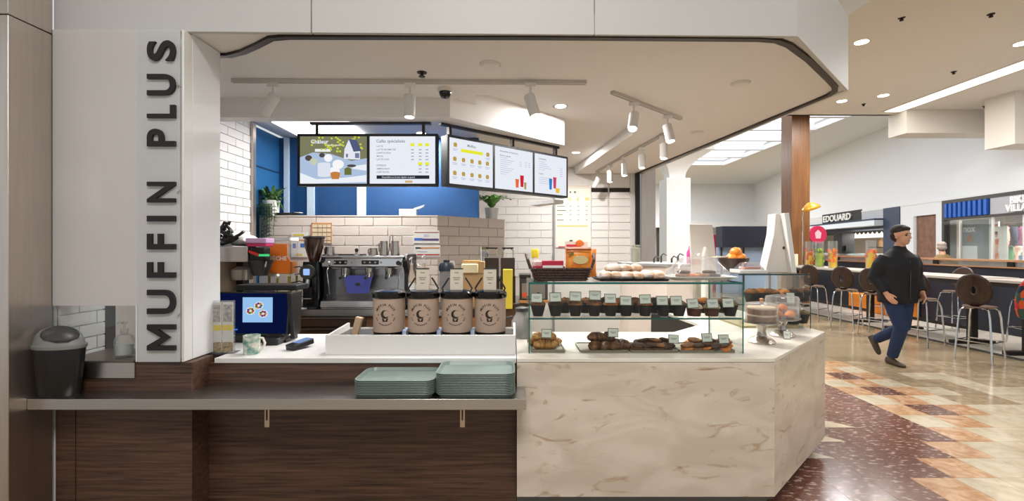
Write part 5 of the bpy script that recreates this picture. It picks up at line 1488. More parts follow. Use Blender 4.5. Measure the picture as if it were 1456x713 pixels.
MB().lathe([(.026, .145), (.028, .19), (.02, .205), (.001, .206)], 18).build('cap', M('yellow_cap', (232, 212, 50), .5), t)
# tray of sugared pastries
YS2 = 3.14
o = MB().ring_loft([[(x, y, z) for x, y in rrect(PX(846, YS2)+i, PX(944, YS2)-i, 3.0+i, 3.28-i, .02, 3)] for i, z in ((.008, 0), (0, .015), (.006, .015), (.012, .006))]).build('pastry_tray', m_black, None, loc=(0, 0, ZC))
tag(o, 'shallow black tray of sugar dusted pastries on the case top', 'tray')
m_sug = M('sugar_dusted_pastry', (196, 150, 112), .8, rgb2=(240, 234, 226), scale=16, bump=.3)
random.seed(8)
src = None; k = 0
for lay, n_ in ((0, 6), (1, 6), (2, 3)):
    for q in range(n_):
        px = 853 + (942-853)*(q+.5)/n_ if lay < 2 else 872 + 16*q
        Yq = 3.06 if lay == 0 else 3.17 if lay == 1 else 3.12
        z = ZC + .008 + (0 if lay < 2 else .045)
        if src is None:
            m = MB().ell((0, 0, .026), .062, .046, .028, 16, 8, .05); src = m.build('sugared_pastry', m_sug, None); o = src
        else: o = src.copy(); C.objects.link(o)
        o.location = (PX(px, Yq), Yq, z); o.rotation_euler = (random.uniform(-.15, .15), random.uniform(-.1, .1), random.uniform(0, 3))
        tag(o, 'sugar dusted pastry, %s from the basket in the %s of the black tray' % (ORD[q], ('front row', 'back row', 'upper layer')[lay]), 'pastry', 'sugar dusted pastries on the case top'); k += 1
# covered tray of cookies
YD = 3.16
def facet_dome(parent, w0, d0, w1, d1, h, mat):
    def rg(w_, d_, z): return [(x, y, z) for x, y in rrect(-w_, w_, -d_, d_, min(w_, d_)*.3, 3)]
    return MB().ring_loft([rg(w0, d0, 0), rg(w0*.97, d0*.97, h*.25), rg(w1, d1, h*.9), rg(w1*.7, d1*.7, h)], cap=True).build('dome', mat, parent)
t = thing('domed_tray', 'white square tray under a clear faceted dome on the case top', 'tray', (PX(991, YD), YD, ZC))
m_dome = GLASS('clear_dome', (252, 252, 252), .2, .16, (240, 240, 242))
MB().ring_loft([[(x, y, z) for x, y in rrect(-.22+i, .22-i, -.13+i, .13-i, .02, 3)] for i, z in ((.05, 0), (.0, .022), (.0, .027), (.04, .02))]).build('tray', m_white, t)
d_ = facet_dome(t, .185, .11, .10, .06, .125, m_dome); d_.location = (0, 0, .027)
MB().lathe([(.008, 0), (.008, .012), (.02, .022), (.02, .034), (.001, .036)], 16, c=(0, 0, .15)).build('knob', m_dome, t)
for k, (dx, dy, dz, mt) in enumerate(((-.11, -.03, 0, m_mcol['brown']), (-.04, -.035, 0, m_mcol['orange']), (.03, -.03, 0, m_mcol['brown']), (.10, -.03, 0, m_cookd), (-.07, .03, 0, m_cookd), (.05, .03, 0, m_mcol['brown']), (-.09, -.0, .022, m_cookd), (.08, -.0, .022, m_cookd))):
    o = cookie(mt).build('cookie', mt, None, loc=(PX(991, YD) + dx, YD + dy, ZC + .022 + dz))
    tag(o, '%s cookie under the faceted dome, %s of those in its tray' % ('dark' if mt is m_cookd else 'golden', ORD[k]), 'cookie', 'cookies under the faceted dome')

# ---- second case at the chamfered corner
Y2 = 3.80; QX0, QX1 = PX(1050, Y2), 2.402; Q1 = PZ(390, Y2) - .92
t = thing('corner_pastry_case', 'smaller clear glass pastry case at the mall side of the counter', 'display case', (0, 0, .92))
B(QX0, QX1, Y2, Y2+.006, .001, Q1-.008).build('front_pane', m_glass, t)
B(QX1-.05-.006, QX1-.05, Y2+.006, 4.4, .001, Q1-.008).build('side_pane', m_glass, t)
B(QX0, QX1-.03, Y2, 4.4, Q1-.008, Q1).build('top_pane', m_glass, t)
zq = PZ(433, Y2) - .92
B(QX0, QX1-.06, Y2+.01, 4.38, zq-.007, zq).build('glass_shelf', m_glass, t)
for bx in ((QX0, QX1, Y2-.002, Y2, Q1-.010, Q1+.001), (QX1-.006, QX1, Y2-.002, Y2, .001, Q1-.01), (QX0, QX1-.06, Y2+.008, Y2+.010, zq-.008, zq)):
    B(*bx).build('pane_edge', M('dark_glass_edge', (24, 58, 62), .15), t)
o = B(QX0+.05, QX1-.07, 3.85, 4.3, .921, .937).build('tan_board', M('tan_board', (176, 156, 112), .5), None); tag(o, 'tan board under the muffins in the corner case', 'tray')
for k, (px, Y, z, kind) in enumerate(((1112, 3.95, .937, 'dark'), (1128, 3.95, .937, 'dark'), (1140, 4.0, .937, 'olive'), (1098, 4.0, .937, 'dark'), (1120, 4.1, .937, 'brown'),
                                      (1068, 3.95, .92+zq, 'brown'), (1082, 4.0, .92+zq, 'orange'), (1096, 3.95, .92+zq, 'brown'), (1112, 3.97, .92+zq, 'orange'), (1130, 3.95, .92+zq, 'dark'), (1141, 4.0, .92+zq, 'dark'))):
    lv = 'board' if k < 5 else 'shelf'
    dup(protos[(kind, 1)], (PX(px, Y), Y, z), k*1.1, '%s muffin in the corner case, %s on its %s' % (LOOK[kind], ORD[k if k < 5 else k-5], lv), 'muffins in the corner case', (1.25, 1.25, 1.1))
card((PX(1125, 3.86), 3.86, .92 + zq + .0), .03, 'price card standing on the shelf of the corner case', .07, .09)
# ---- two cake stands
def cake_stand(label, px, Y, zp, htop, r, kind):
    x = PX(px, Y); H_ = zp - .92
    t = thing('cake_stand', label, 'cake stand', (x, Y, .92), 0)
    m_st = M('hammered_silver', (178, 172, 164), .2, 1, scale=60, bump=.3)
    MB().lathe([(.001, 0), (.085, 0), (.088, .01), (.07, .03), (.032, .05), (.025, H_*.6), (.04, H_-.02), (r*.8, H_-.012), (r, H_-.004), (r, H_+.003), (.001, H_+.003)], 32).build('pedestal', m_st, t)
    MB().lathe([(r*.92, 0), (r*.92, htop*.82), (r*.86, htop*.92), (r*.3, htop), (.001, htop)], 32, c=(0, 0, H_+.003), cap=False).build('glass_cover', m_dome, t)
    MB().lathe([(.006, 0), (.014, .012), (.014, .022), (.001, .026)], 14, c=(0, 0, H_+htop+.002)).build('cover_knob', M('copper_knob', (206, 150, 110), .3, .8), t)
    return x, zp + .004
x, z = cake_stand('silver pedestal cake stand with layered cake beside the big case', 1083, 3.25, 1.065, .135, .115, 0)
t = thing('layer_cake', 'brown layer cake with cream under the nearer glass cover', 'cake', (x, 3.25, z))
for k in range(2):
    MB().lathe([(.001, 0), (.088, 0), (.09, .036), (.001, .036)], 28, c=(0, 0, k*.05)).build('sponge', m_mcol['brown'], t)
    MB().lathe([(.001, 0), (.092, 0), (.094, .006), (.09, .013), (.001, .013)], 28, c=(0, 0, k*.05 + .036)).build('cream', m_mcol['cream'], t)
x, z = cake_stand('silver pedestal cake stand with orange pastries nearer the counter corner', 1112, 3.50, 1.055, .17, .125, 1)
for k, (dx, dy, mt) in enumerate(((-.055, -.04, m_mcol['orange']), (.02, -.06, M('bright_orange_bun', (240, 130, 30), .6, rgb2=(240, 176, 90), scale=20)), (.065, 0, m_mcol['orange']), (-.02, .05, m_mcol['orange']), (.0, -.005, m_mcol['orange']))):
    o = MB().ell((0, 0, .025), .036, .034, .026, 14, 8, .05).build('orange_bun', mt, None, loc=(x + dx, 3.50 + dy, z + (.048 if k == 4 else 0)))
    tag(o, 'orange bun under the second cake cover, %s' % ('at the near outer side', 'brightest, in front', 'at the mall side', 'at the back', 'resting on the others')[k], 'bun', 'orange buns under the second cake cover')
card((PX(1116, 3.40), 3.372, .921), .05, 'price card on the marble before the second cake stand', .05, .06)
# ---- on top of the corner case and behind
ZQ = .92 + Q1 + .001
t = thing('payment_screen', 'white wedge shaped screen stand seen from the side on the corner case', 'screen', (PX(1095, 4.1), 4.05, ZQ), 0)
m_wpl = M('white_plastic', (226, 220, 212), .4, var=.01)
MB().prism([(-.10, 0), (.095, 0), (.075, .12), (.035, .50), (-.015, .50), (-.03, .32)], -.06, .06, 'y').build('wedge_body', m_wpl, t, bev=.006)
MB().prism([(.02, .50), (.06, .50), (.125, 0), (.09, 0)], -.13, .13, 'y').build('screen_plate', m_white, t, bev=.004)
MB().cyl((.055, -.062, .21), (.055, -.068, .21), .012).build('lock', m_dgray, t)
t = thing('payment_screen', 'white square backed till screen on a stand behind the domed tray', 'screen', (PX(1000, 4.9), 4.9, .921), .15)
zA = PZ(388, 4.9) - .921; zBt = PZ(319, 4.9) - .921
MB().prism([(-.155, zBt), (.105, zBt), (.16, zA), (-.125, zA)], 0, .025, 'y').build('screen_back', m_wpl, t, bev=.006)
MB().prism([(-.03, zA-.02), (.05, zA-.02), (.03, zA + .24), (.0, zA+.27), (-.02, zA + .2)], -.05, 0, 'y').build('stand_spine', m_wpl, t, bev=.01)
MB().cyl((.005, -.02, 0), (.005, -.02, zA), .035).build('post', m_wpl, t)
MB().box(-.12, .12, -.12, .1, 0, .015).build('foot', m_wpl, t, bev=.004)
t = thing('fruit_bowl', 'dark bowl heaped with orange fruit on the corner case', 'bowl', (PX(1043, 4.15), 4.15, ZQ))
MB().lathe([(.001, 0), (.06, 0), (.12, .09), (.13, .12), (.122, .12), (.055, .01), (.001, .01)], 26, cap=False).build('bowl', M('dark_brown_bowl', (60, 46, 40), .4), t)
B(-.17, -.02, -.05, .05, .125, .135).build('spoon_rest', M('cream_plastic2', (230, 214, 180), .5), t)
m_orf = M('orange_fruit', (238, 118, 24), .4, rgb2=(250, 160, 60), scale=8)
for k, (dx, dy, dz) in enumerate(((-.03, -.03, .11), (.05, -.02, .12), (.01, .05, .12), (.02, 0, .17))):
    o = MB().ell((0, 0, 0), .05, .05, .045, 14, 10).build('orange', m_orf, None, loc=(PX(1043, 4.15) + dx, 4.15 + dy, ZQ + dz))
    tag(o, 'orange fruit in the dark bowl, %s' % ('nearest the basket side', 'nearest the wedge screen', 'at the back', 'topmost of the heap')[k], 'fruit', 'oranges in the dark bowl')
t = thing('lidded_tray', 'flat white tray with a clear rounded lid beside the wedge screen', 'tray', (PX(1066, 4.0), 3.93, ZQ))
B(-.15, .08, -.07, .12, 0.0, .03).build('tray', m_white, t, bev=.006)
d_ = facet_dome(t, .10, .07, .06, .05, .06, m_dome); d_.location = (-.03, .02, .03)
B(-.09, .04, -.03, .06, .031, .05).build('filling', M('rose_filling', (196, 128, 110), .7), t)
# further till ledge behind the case
t = thing('till_ledge', 'pale ledge with a gray edge in front of the back wall aisle', 'counter', (0, 0, 0))
yl = 5.7
MB().prism([(PX(893, yl), yl), (PX(948, 5.3), 5.3), (PX(985, 5.3), 5.3), (PX(985, 5.3), 6.1), (PX(893, yl), 6.1)], 0, 1.36).build('ledge_body', M('pinkish_panel', (224, 208, 198), .6), t)
MB().prism([(PX(889, yl), yl-.02), (PX(948, 5.3), 5.27), (PX(989, 5.3), 5.27), (PX(989, 5.3), 6.12), (PX(889, yl), 6.12)], 1.36, 1.39).build('ledge_top', m_gray, t)
t = thing('glass_jar', 'clear ribbed glass jar on the pale ledge by the back wall', 'jar', (PX(905, 5.85), 5.87, 1.391))
MB().lathe([(.001, 0), (.055, 0), (.058, .02), (.058, .17), (.045, .185), (.045, .2), (.055, .2), (.055, .215), (.001, .218)], 24).build('jar', GLASS('ribbed_glass', (226, 226, 214), .12, .35, (196, 194, 180)), t)
t = thing('soap_bottle', 'magenta pump bottle on the pale ledge beside the white screen', 'bottle', (PX(981, 5.5), 5.5, 1.391))
MB().lathe([(.001, 0), (.035, 0), (.038, .02), (.036, .13), (.015, .17), (.013, .2), (.001, .2)], 18).build('bottle', M('magenta_bottle', (178, 44, 120), .35), t)
for k, px in enumerate((930, 940, 955, 964)):
    t = thing('small_tap', 'small dark chrome tap on the pale ledge, %s from the jar' % ORD[k], 'tap', (PX(px, 5.75), 5.75, 1.391))
    MB().cyl((0, 0, 0), (0, 0, .05 + .03*(k % 2)), .012).tube([(0, 0, .05 + .03*(k % 2)), (.02, -.02, .08 + .03*(k % 2)), (.05, -.05, .06 + .03*(k % 2))], .008).build('tap', m_dgray, t)

# ================================================================ MALL: overhead panel and kiosk
t = thing('overhead_panel', 'long dark blue overhead panel of a far kiosk beyond the white column', 'panel', (0, 16, 0))
B(PX(1027, 16), PX(1112, 16), 0, .5, PZ(352, 16), PZ(322, 16)).build('panel', M('dark_navy_panel', (38, 42, 60), .5), t)
B(PX(1027, 16), PX(1112, 16), .3, .5, 0, PZ(352, 16)).build('kiosk_body', M('pale_blue_kiosk', (168, 190, 220), .4), t)
for px in (1030, 1062, 1100): B(PX(px, 16), PX(px, 16)+.05, .26, .3, 0, PZ(352, 16)).build('post', m_dgray, t)
t = thing('red_banner', 'tall raspberry red banner stand left of the dark overhead panel', 'banner', (PX(1020, 17), 17, 0))
B(-.16, .16, 0, .04, 0, PZ(334, 17)).build('banner', M('raspberry_banner', (190, 40, 84), .6), t)
t = thing('purple_banner', 'purple banner stand half hidden by the white till screen', 'banner', (PX(975, 16), 16.5, 0))
B(-.12, .12, 0, .04, 0, PZ(334, 16.5)).build('banner', M('purple_banner', (140, 60, 120), .6), t)

# ---- desk lamps on poles at the wooden column
def pole_lamp(label, px, Y, py_top, mat, flip, tilt):
    x = PX(px, Y); t = thing('pole_lamp', label, 'lamp', (x, Y, 1.101))
    h_ = PZ(py_top, Y) - 1.101
    MB().lathe([(.001, 0), (.12, 0), (.12, .02), (.001, .025)], 20).build('foot', m_chrome, t)
    MB().tube([(0, 0, .02), (0, 0, h_*.8), (flip*.05, 0, h_*.95), (flip*.16, 0, h_)], .014).build('pole', m_chrome, t)
    m = MB(); m.T = Matrix.Translation((flip*.2, 0, h_-.04)) @ Matrix.Rotation(tilt, 4, 'Y')
    m.lathe([(.19, -.10), (.17, -.03), (.09, .05), (.03, .09), (.001, .09)], 22, sx=1.2, cap=False).build('shade', mat, t, solid=.012)
pole_lamp('tall table lamp with a glossy gold shade against the wooden column', 1141, 12.3, 291, M('gold_shade', (206, 150, 48), .3, .3), 1, -.35)
pole_lamp('tall table lamp with a dark shade left of the wooden column', 1118, 12.45, 312, m_black, -1, .7)

# ---- long high tables
m_ttop = M('pale_table_top', (196, 186, 176), .25)
def table(label, ya, yb, xa=7.14, xb=7.95):
    t = thing('high_table', label, 'table', ((xa+xb)/2, (ya+yb)/2, 0))
    hw, hl = (xb-xa)/2, (yb-ya)/2
    B(-hw, hw, -hl, hl, 1.06, 1.10).build('table_top', m_ttop, t, bev=.004)
    B(-hw+.004, hw-.004, -hl+.004, hl-.004, 1.0, 1.06).build('apron', m_bronze, t)
    for y in (-hl+.35, hl-.35):
        lg = B(-.05, .05, y-.05, y+.05, .05, 1.0).build('leg', m_bronze, t)
        B(-.34, .34, y-.05, y+.05, .006, .06).build('foot_bar', m_bronze, t)
    B(-.025, .025, -hl+.35, hl-.35, .22, .27).build('stretcher', m_bronze, t)
    return t
table('long high table nearest the viewer with its end out of frame', 5.3, 7.25)
table('long high table in the middle, behind the walking man', 7.4, 9.45)
table('long high table furthest off, carrying the fruit vases by the wooden column', 9.6, 12.9)
# ---- vases with fruit water
def vase(label, px, Y, kind, h=.62, r=.095):
    x = PX(px, Y); t = thing('fruit_vase', label, 'vase', (x, Y, 1.101))
    m_v = GLASS('vase_glass', (250, 252, 252), .08, .05)
    MB().lathe([(.001, 0), (r, 0), (r, h), (r-.008, h), (r-.008, .012), (.001, .012)], 26, cap=False).build('glass', m_v, t)
    fill = M('yellow_fruit_water', (255, 196, 20), .3, rgb2=(255, 222, 60), scale=8) if kind == 'o' else M('lime_fruit_water', (196, 206, 60), .3, rgb2=(150, 180, 50), scale=8)
    MB().lathe([(.001, .014), (r-.012, .014), (r-.012, h*.58), (.001, h*.58)], 24).build('fruit_water', fill, t)
    random.seed(int(px))
    for k in range(16):
        a = random.uniform(0, 2*PI); z = .10 + random.uniform(0, h*.52)
        m = MB(); m.T = Matrix.Translation(((r-.014)*math.cos(a), (r-.014)*math.sin(a), z)) @ Matrix.Rotation(a, 4, 'Z') @ Matrix.Rotation(PI/2, 4, 'Y') @ Matrix.Rotation(random.uniform(-.5, .5), 4, 'X')
        m.lathe([(.001, -.004), (.042, -.004), (.045, 0), (.042, .004), (.001, .004)], 14).build('fruit_slice', random.choice((M('orange_slice', (255, 140, 20), .4), M('dark_orange_slice', (222, 96, 10), .4))) if kind == 'o' else random.choice((M('lime_slice', (150, 186, 50), .4), M('dark_lime_slice', (96, 130, 36), .4))), t)
vase('tall glass vase of orange slices nearest the wooden column', 1151, 11.6, 'o')
vase('tall glass vase of lime slices among the orange ones', 1165, 11.3, 'l')
vase('tall glass vase of orange slices beside the lime one', 1184, 10.8, 'o')
vase('tall glass vase of orange slices standing alone by the walking man', 1238, 9.9, 'o')
t = thing('menu_holder', 'small cream menu card holder on the table before the wooden column', 'card holder', (PX(1131, 12.5), 12.5, 1.101))
B(-.07, .07, 0, .03, 0, .30).build('card', M('cream_holder', (240, 226, 196), .6), t)

# ---- stools
def stool(label, loc, rz):
    t = thing('bar_stool', label, 'stool', loc, rz, 'bar stools at the high tables')
    MB().lathe([(.001, .735), (.17, .735), (.185, .745), (.18, .758), (.12, .752), (.001, .748)], 28).build('seat', M('stool_seat_wood', (120, 100, 88), .2), t)
    # bent shell back with an oval grip hole
    m = MB(); n = 36; rings = []
    for q in range(6):
        u = q/5; row = []
        for i in range(n):
            a = 2*PI*i/n
            y = (.028 + (.20-.028)*u)*math.cos(a); z = (.055 + (.225-.055)*u)*math.sin(a) + (.0)
            x = -.185 + .9*y*y*.8 - .10*(z + .1) + (.10*max(0, -z-.05)*2)
            row.append((x, y, .985 + z))
        rings.append(row)
    m.ring_loft(rings, cap=False).build('backrest', m_dwood, t, solid=.014, smooth=60)
    MB().tube([(-.17, 0, .80), (-.12, 0, .745), (-.0, 0, .735)], .05, 10, flat=.2).build('back_bracket', m_dwood, t)
    for sx in (-1, 1):
        for sy in (-1, 1):
            MB().tube([(sx*.05, sy*.05, .725), (sx*.12, sy*.12, .728), (sx*.15, sy*.15, .70), (sx*.165, sy*.165, .6), (sx*.20, sy*.20, .0)], .0125, 8).build('leg', m_chrome, t)
    r_ = .186
    MB().tube([(-r_, -r_, .27), (r_, -r_, .27), (r_, r_, .27), (-r_, r_, .27)], .009, 6, closed=True).build('foot_ring', m_chrome, t)
    return t
s0 = stool('brown shell backed bar stool nearest the viewer on the aisle side', (6.55, 6.62, 0), .45)
for k, (x, y, rz, lb) in enumerate(((6.62, 5.72, .3, 'bar stool at the picture edge with a bright jacket over its back'), (6.62, 7.62, .3, 'bar stool behind the walking man on the aisle side'),
    (6.58, 8.55, .5, 'bar stool on the aisle side just left of the walking man'), (6.55, 9.25, .55, 'bar stool on the aisle side under the single vase'), (6.52, 10.2, .5, 'bar stool on the aisle side nearest the wooden column'),
    (8.35, 7.6, PI-.2, 'bar stool across the table from the nearest aisle stool'), (8.35, 8.9, PI+.2, 'bar stool across the middle table behind the nearest aisle stool'), (8.35, 6.6, PI, 'bar stool across the nearest table at the picture edge'), (8.35, 10.6, PI, 'bar stool across the furthest table behind the walking man'))):
    dup(s0, (x, y, 0), rz, lb)
# jacket over the stool back at the edge
t = thing('draped_jacket', 'multicoloured patterned jacket draped over the bar stool at the edge', 'jacket', (6.62, 5.72, 0), .3)
rings = []
random.seed(17)
n = 20
for k in range(12):
    u = k/11; z = 1.26 - .62*u
    row = []
    for i in range(n):
        a = 2*PI*i/n
        ry = (.16 + .10*math.sin(PI*min(1, u*1.3)))*(1 + .10*math.sin(3*a + 4*u)); rx = (.05 + .055*u)*(1 + .18*math.sin(4*a + k))
        row.append((-.235 + rx*math.cos(a), ry*math.sin(a), z))
    rings.append(row)
mj, nj, lj, pj = base('patterned_fabric')
tc = nj.new('ShaderNodeTexCoord'); vo = nj.new('ShaderNodeTexVoronoi'); vo.inputs['Scale'].default_value = 11
lj.new(tc.outputs['Object'], vo.inputs['Vector'])
sp_ = nj.new('ShaderNodeSeparateColor'); lj.new(vo.outputs['Color'], sp_.inputs[0])
rmp = nj.new('ShaderNodeValToRGB'); rmp.color_ramp.interpolation = 'CONSTANT'
for q, (pos, col) in enumerate(((0, (30, 40, 60)), (.28, (206, 84, 40)), (.48, (40, 110, 120)), (.66, (180, 50, 50)), (.82, (60, 80, 70)))):
    e_ = rmp.color_ramp.elements[q] if q < 2 else rmp.color_ramp.elements.new(pos)
    e_.position = pos; e_.color = lin(col)
lj.new(sp_.outputs[0], rmp.inputs[0]); lj.new(rmp.outputs[0], pj.inputs['Base Color']); pj.inputs['Roughness'].default_value = .9
MB().ring_loft(rings).build('jacket_body', mj, t, sub=1)
for s_ in (-1, 1): MB().tube([(-.25, s_*.15, 1.18), (-.28, s_*.21, 1.0), (-.27, s_*.22, .8), (-.25, s_*.20, .68)], [.06, .065, .06, .05], 10).build('sleeve', mj, t, sub=1)

# ---- low partition with wooden rails
t = thing('booth_partition', 'dark navy partition with two pale wooden rails behind the tables', 'partition', (8.9, 0, 0))
B(0, .1, 5.2, 14.2, 0, 1.20).build('panel', M('navy_partition', (30, 32, 44), .6), t)
B(-.05, .15, 5.2, 14.2, 1.315, 1.35).build('rail', m_lwood, t)
B(-.03, .13, 5.2, 14.2, 1.20, 1.225).build('rail', m_lwood, t)
B(.04, .05, 5.2, 14.2, 1.225, 1.315).build('glass_strip', GLASS('strip_glass', (244, 246, 246), .06, .5, (216, 218, 220)), t)
for y in (5.4, 6.9, 8.4, 9.9, 11.4, 12.9): B(.02, .08, y, y+.12, 1.225, 1.315).build('post', m_black, t)

t = thing('toy_bin', 'red and orange children bin on the floor behind the furthest table', 'bin', (8.74, 11.2, .006))
B(-.13, .13, -.9, .9, 0, .42).build('orange_bin', M('orange_bin', (236, 140, 40), .5), t, bev=.02)
B(-.14, .14, -.95, .2, .43, .82).build('red_bin', M('red_bin', (196, 44, 34), .5), t, bev=.02)
B(-.15, -.14, -.6, -.1, .52, .66).build('white_mark', m_paper, t)
# ================================================================ SHOPS ALONG THE RIGHT WALL
def TW(x, y, z):
    return (12.7 + x*math.cos(WR) - y*math.sin(WR), 11.7 + x*math.sin(WR) + y*math.cos(WR), z)
BACK = Matrix.Rotation(PI, 4, 'Z') @ FRONT     # text facing the concourse (+local y)
m_navy = M('navy_panel', (44, 58, 84), .5); m_cblue = M('cobalt_slat', (28, 92, 186), .4); m_dkb = M('deep_blue', (16, 26, 60), .5)
m_lit = M('bright_interior', (246, 240, 230), .8); m_shopc = M('shop_ceiling', (226, 226, 226), .8)
# swimwear shop
def wpart(name, mat, *a, parent=wr, **k): return B(*a).build(name, mat, parent, **k)
wpart('shop_frame', m_dgray, -8, 2.87, -.28, .05, 2.90, 3.0)
wpart('shop_frame', m_dgray, 2.77, 2.87, -.28, .05, 0, 2.9)
wpart('shop_frame', m_dgray, -8, 2.77, -.1, .05, 2.40, 2.46)
wpart('shop_back', m_lit, -8, 5.0, -3.2, -3.1, 0, 2.9); wpart('shop_ceiling', m_shopc, -8, 5.0, -3.2, -.3, 2.75, 2.9)
wpart('shop_side', m_lit, 5.0, 5.1, -3.2, -.3, 0, 2.9)
t = thing('slatted_panel', 'cobalt blue slatted sign panel over the swimwear window', 'panel', TW(1.04, .02, 2.46), WR)
B(0, 1.72, -.06, 0, 0, .44).build('backing', m_dkb, t)
for k in range(9): B(.04 + k*.19, .04 + k*.19 + .10, 0, .07, .01, .43).build('slat', m_cblue, t)
t = thing('shop_sign', 'pale sign board with white raised letters reading BIKINI VILLAGE', 'sign', TW(1.0, .02, 2.46), WR)
B(-6, 0.02, -.06, .02, 0, .44).build('board', M('pale_sign_board', (178, 177, 184), .5), t)
for s_, z, xo in (('BIKINI', .31, -1.0), ('VILLAGE', .11, -1.0)):
    me = text_mesh(s_, .25, .02, .006, 'CENTER')
    MB().mesh(me, Matrix.Translation((xo, .045, z)) @ BACK).build('lettering', M('sign_letter_white', (250, 250, 252), .4), t)
    MB().mesh(text_mesh(s_, .25, .004, .012, 'CENTER'), Matrix.Translation((xo - .012, .024, z-.012)) @ BACK).build('letter_shadow_plate', M('letter_shadow_gray', (150, 152, 160), .6), t)  # gray offset copy paints the shadow of the raised letters
wpart('shop_window', m_glass, -8, 2.77, -.03, -.02, .3, 2.40)
for x in (2.2, 1.02, .05, -.9, -2.2): wpart('window_post', m_white2, x-.02, x+.02, -.05, .0, 0, 2.40)
def wthing(name, label, cat, x, y, z): return thing(name, label, cat, TW(x, y, z), WR)
t = wthing('window_poster', 'gray window panel with white lettering and a small framed print', 'poster', 2.25, -.35, 0)
B(-.62, .45, -.03, 0, .3, 2.38).build('panel', M('blue_gray_panel', (128, 142, 152), .6), t)
MB().mesh(text_mesh('nox', .30, .004, .006), Matrix.Translation((.12, .006, 2.12)) @ BACK).build('lettering', m_paper, t)
B(-.2, .42, 0, .01, 1.15, 1.62).build('framed_print', M('white_grid_print', (232, 236, 236), .6), t)
MB().prism([(-.05, 1.75), (.25, 1.75), (.1, 2.0)], 0, .008, 'y').build('orange_hint', M('rust_print', (170, 110, 80), .6), t)
t = wthing('swimwear_poster', 'tall bright poster with an orange swimsuit figure in the window', 'poster', 1.45, -.35, 0)
B(-.42, .42, -.03, 0, .9, 2.15).build('sheet', m_paper, t)
m_skin_p = M('poster_skin', (222, 170, 136), .6); m_suit = M('poster_orange_suit', (230, 110, 50), .6)
def pf(poly, mat, nm, y=.004): MB().prism(poly, y-.003, y, 'y').build(nm, mat, t)
pf(ell_poly(-.06, 1.92, .05, .07, 14), m_skin_p, 'figure_head'); pf([(-.16, 1.82), (.05, 1.82), (.01, 1.5), (.05, 1.36), (.03, .95), (-.04, .95), (-.06, 1.3), (-.08, .95), (-.15, .95), (-.16, 1.36), (-.12, 1.5)], m_skin_p, 'figure_body')
pf([(-.16, 1.78), (.05, 1.78), (.03, 1.66), (-.14, 1.66)], m_suit, 'swim_top', .008); pf([(-.155, 1.42), (.045, 1.42), (-.02, 1.28), (-.1, 1.28)], m_suit, 'swim_bottom', .008); pf(ell_poly(-.06, 1.97, .06, .05, 12), M('poster_hair', (96, 60, 40), .6), 'figure_hair', .008)
t = wthing('collage_poster', 'window collage of small orange and pink photographs', 'poster', 1.95, -.5, 0)
B(-.42, .10, -.03, 0, .9, 2.3).build('sheet', m_paper, t)
random.seed(31)
for r in range(6):
    for c in range(2):
        B(-.40 + c*.25, -.40 + c*.25 + .2, 0, .006, .95 + r*.22, .95 + r*.22 + .17).build('photo', M('photo_%d' % ((r*2+c) % 4), ((226, 150, 100), (236, 190, 170), (210, 110, 80), (200, 214, 222))[(r*2+c) % 4], .6), t)
# mannequin
t = wthing('mannequin', 'pale mannequin in a light blue wrap standing in the shop window', 'mannequin', .72, -.6, 0)
m_man = M('mannequin_white', (232, 226, 222), .4)
mm = MB().tube([(0, 0, .9), (0, 0, 1.1), (0, 0, 1.3), (0, 0, 1.45), (0, 0, 1.52), (0, 0, 1.62)], [.15, .12, .15, .14, .06, .05], 16).ell((0, 0, 1.72), .085, .1, .12)
for s_ in (-1, 1):
    mm.tube([(s_*.09, 0, .92), (s_*.10, 0, .5), (s_*.10, 0, .05)], [.085, .06, .04], 12).tube([(s_*.17, 0, 1.42), (s_*.23, 0, 1.15), (s_*.22, .05, .9)], [.05, .04, .03], 10)
o = mm.build('body', m_man, t); md = o.modifiers.new('r', 'REMESH'); md.mode = 'VOXEL'; md.voxel_size = .025; md.use_smooth_shade = True
MB().tube([(0, 0, 1.36), (0, 0, 1.1), (0, 0, .9), (0, 0, .6)], [.18, .16, .2, .26], 18).build('blue_wrap', M('light_blue_wrap', (136, 182, 220), .8), t)
# racks of garments
random.seed(23)
for k in range(16):
    x = 2.2 - k*.14; col = [(206, 60, 110), (60, 90, 130), (230, 150, 130), (70, 120, 80), (40, 44, 60), (236, 210, 190), (150, 90, 120)][k % 7]
    t = wthing('hanging_garment', '%s swim garment on the window rail, %s from the mannequin' % (['pink', 'slate blue', 'salmon', 'green', 'dark navy', 'cream', 'mauve'][k % 7], ORD[k] if k < 15 else 'last'), 'garment', x, -.95, 0)
    t['group'] = 'garments on the window rail'
    ga = M('garment_%d' % (k % 7), col, .85)
    z1_ = 1.62 if k % 2 else 2.15
    MB().ring_loft([[(.06*w_*math.cos(a), .12*w_*math.sin(a), z) for a in [2*PI*i/10 for i in range(10)]] for w_, z in ((.5, z1_), (1, z1_-.06), (.7, z1_-.3), (1.0, z1_-.52))]).build('garment', ga, t)
    MB().tube([(0, -.08, z1_), (0, 0, z1_ + .04), (0, .08, z1_)], .006, 5).tube([(0, 0, z1_+.04), (0, 0, z1_+.10)], .005, 5).build('hanger', m_dgray, t)
t = wthing('garment_rail', 'two level chrome rail carrying the swim garments', 'rail', 1.15, -.95, 0)
for z in (1.74, 2.27): MB().cyl((-1.3, 0, z), (1.3, 0, z), .014).build('bar', m_chrome, t)
for x in (-1.3, 1.3): MB().cyl((x, 0, 0), (x, 0, 2.3), .016).build('upright', m_chrome, t)
random.seed(41)
t = wthing('display_shelves', 'white display shelves deep in the swimwear shop', 'shelf', 2.5, -2.4, 0)
for z in (.9, 1.25, 1.6, 1.95, 2.3): B(-2.6, 2.3, -.3, 0, z-.02, z).build('shelf_board', m_white, t)
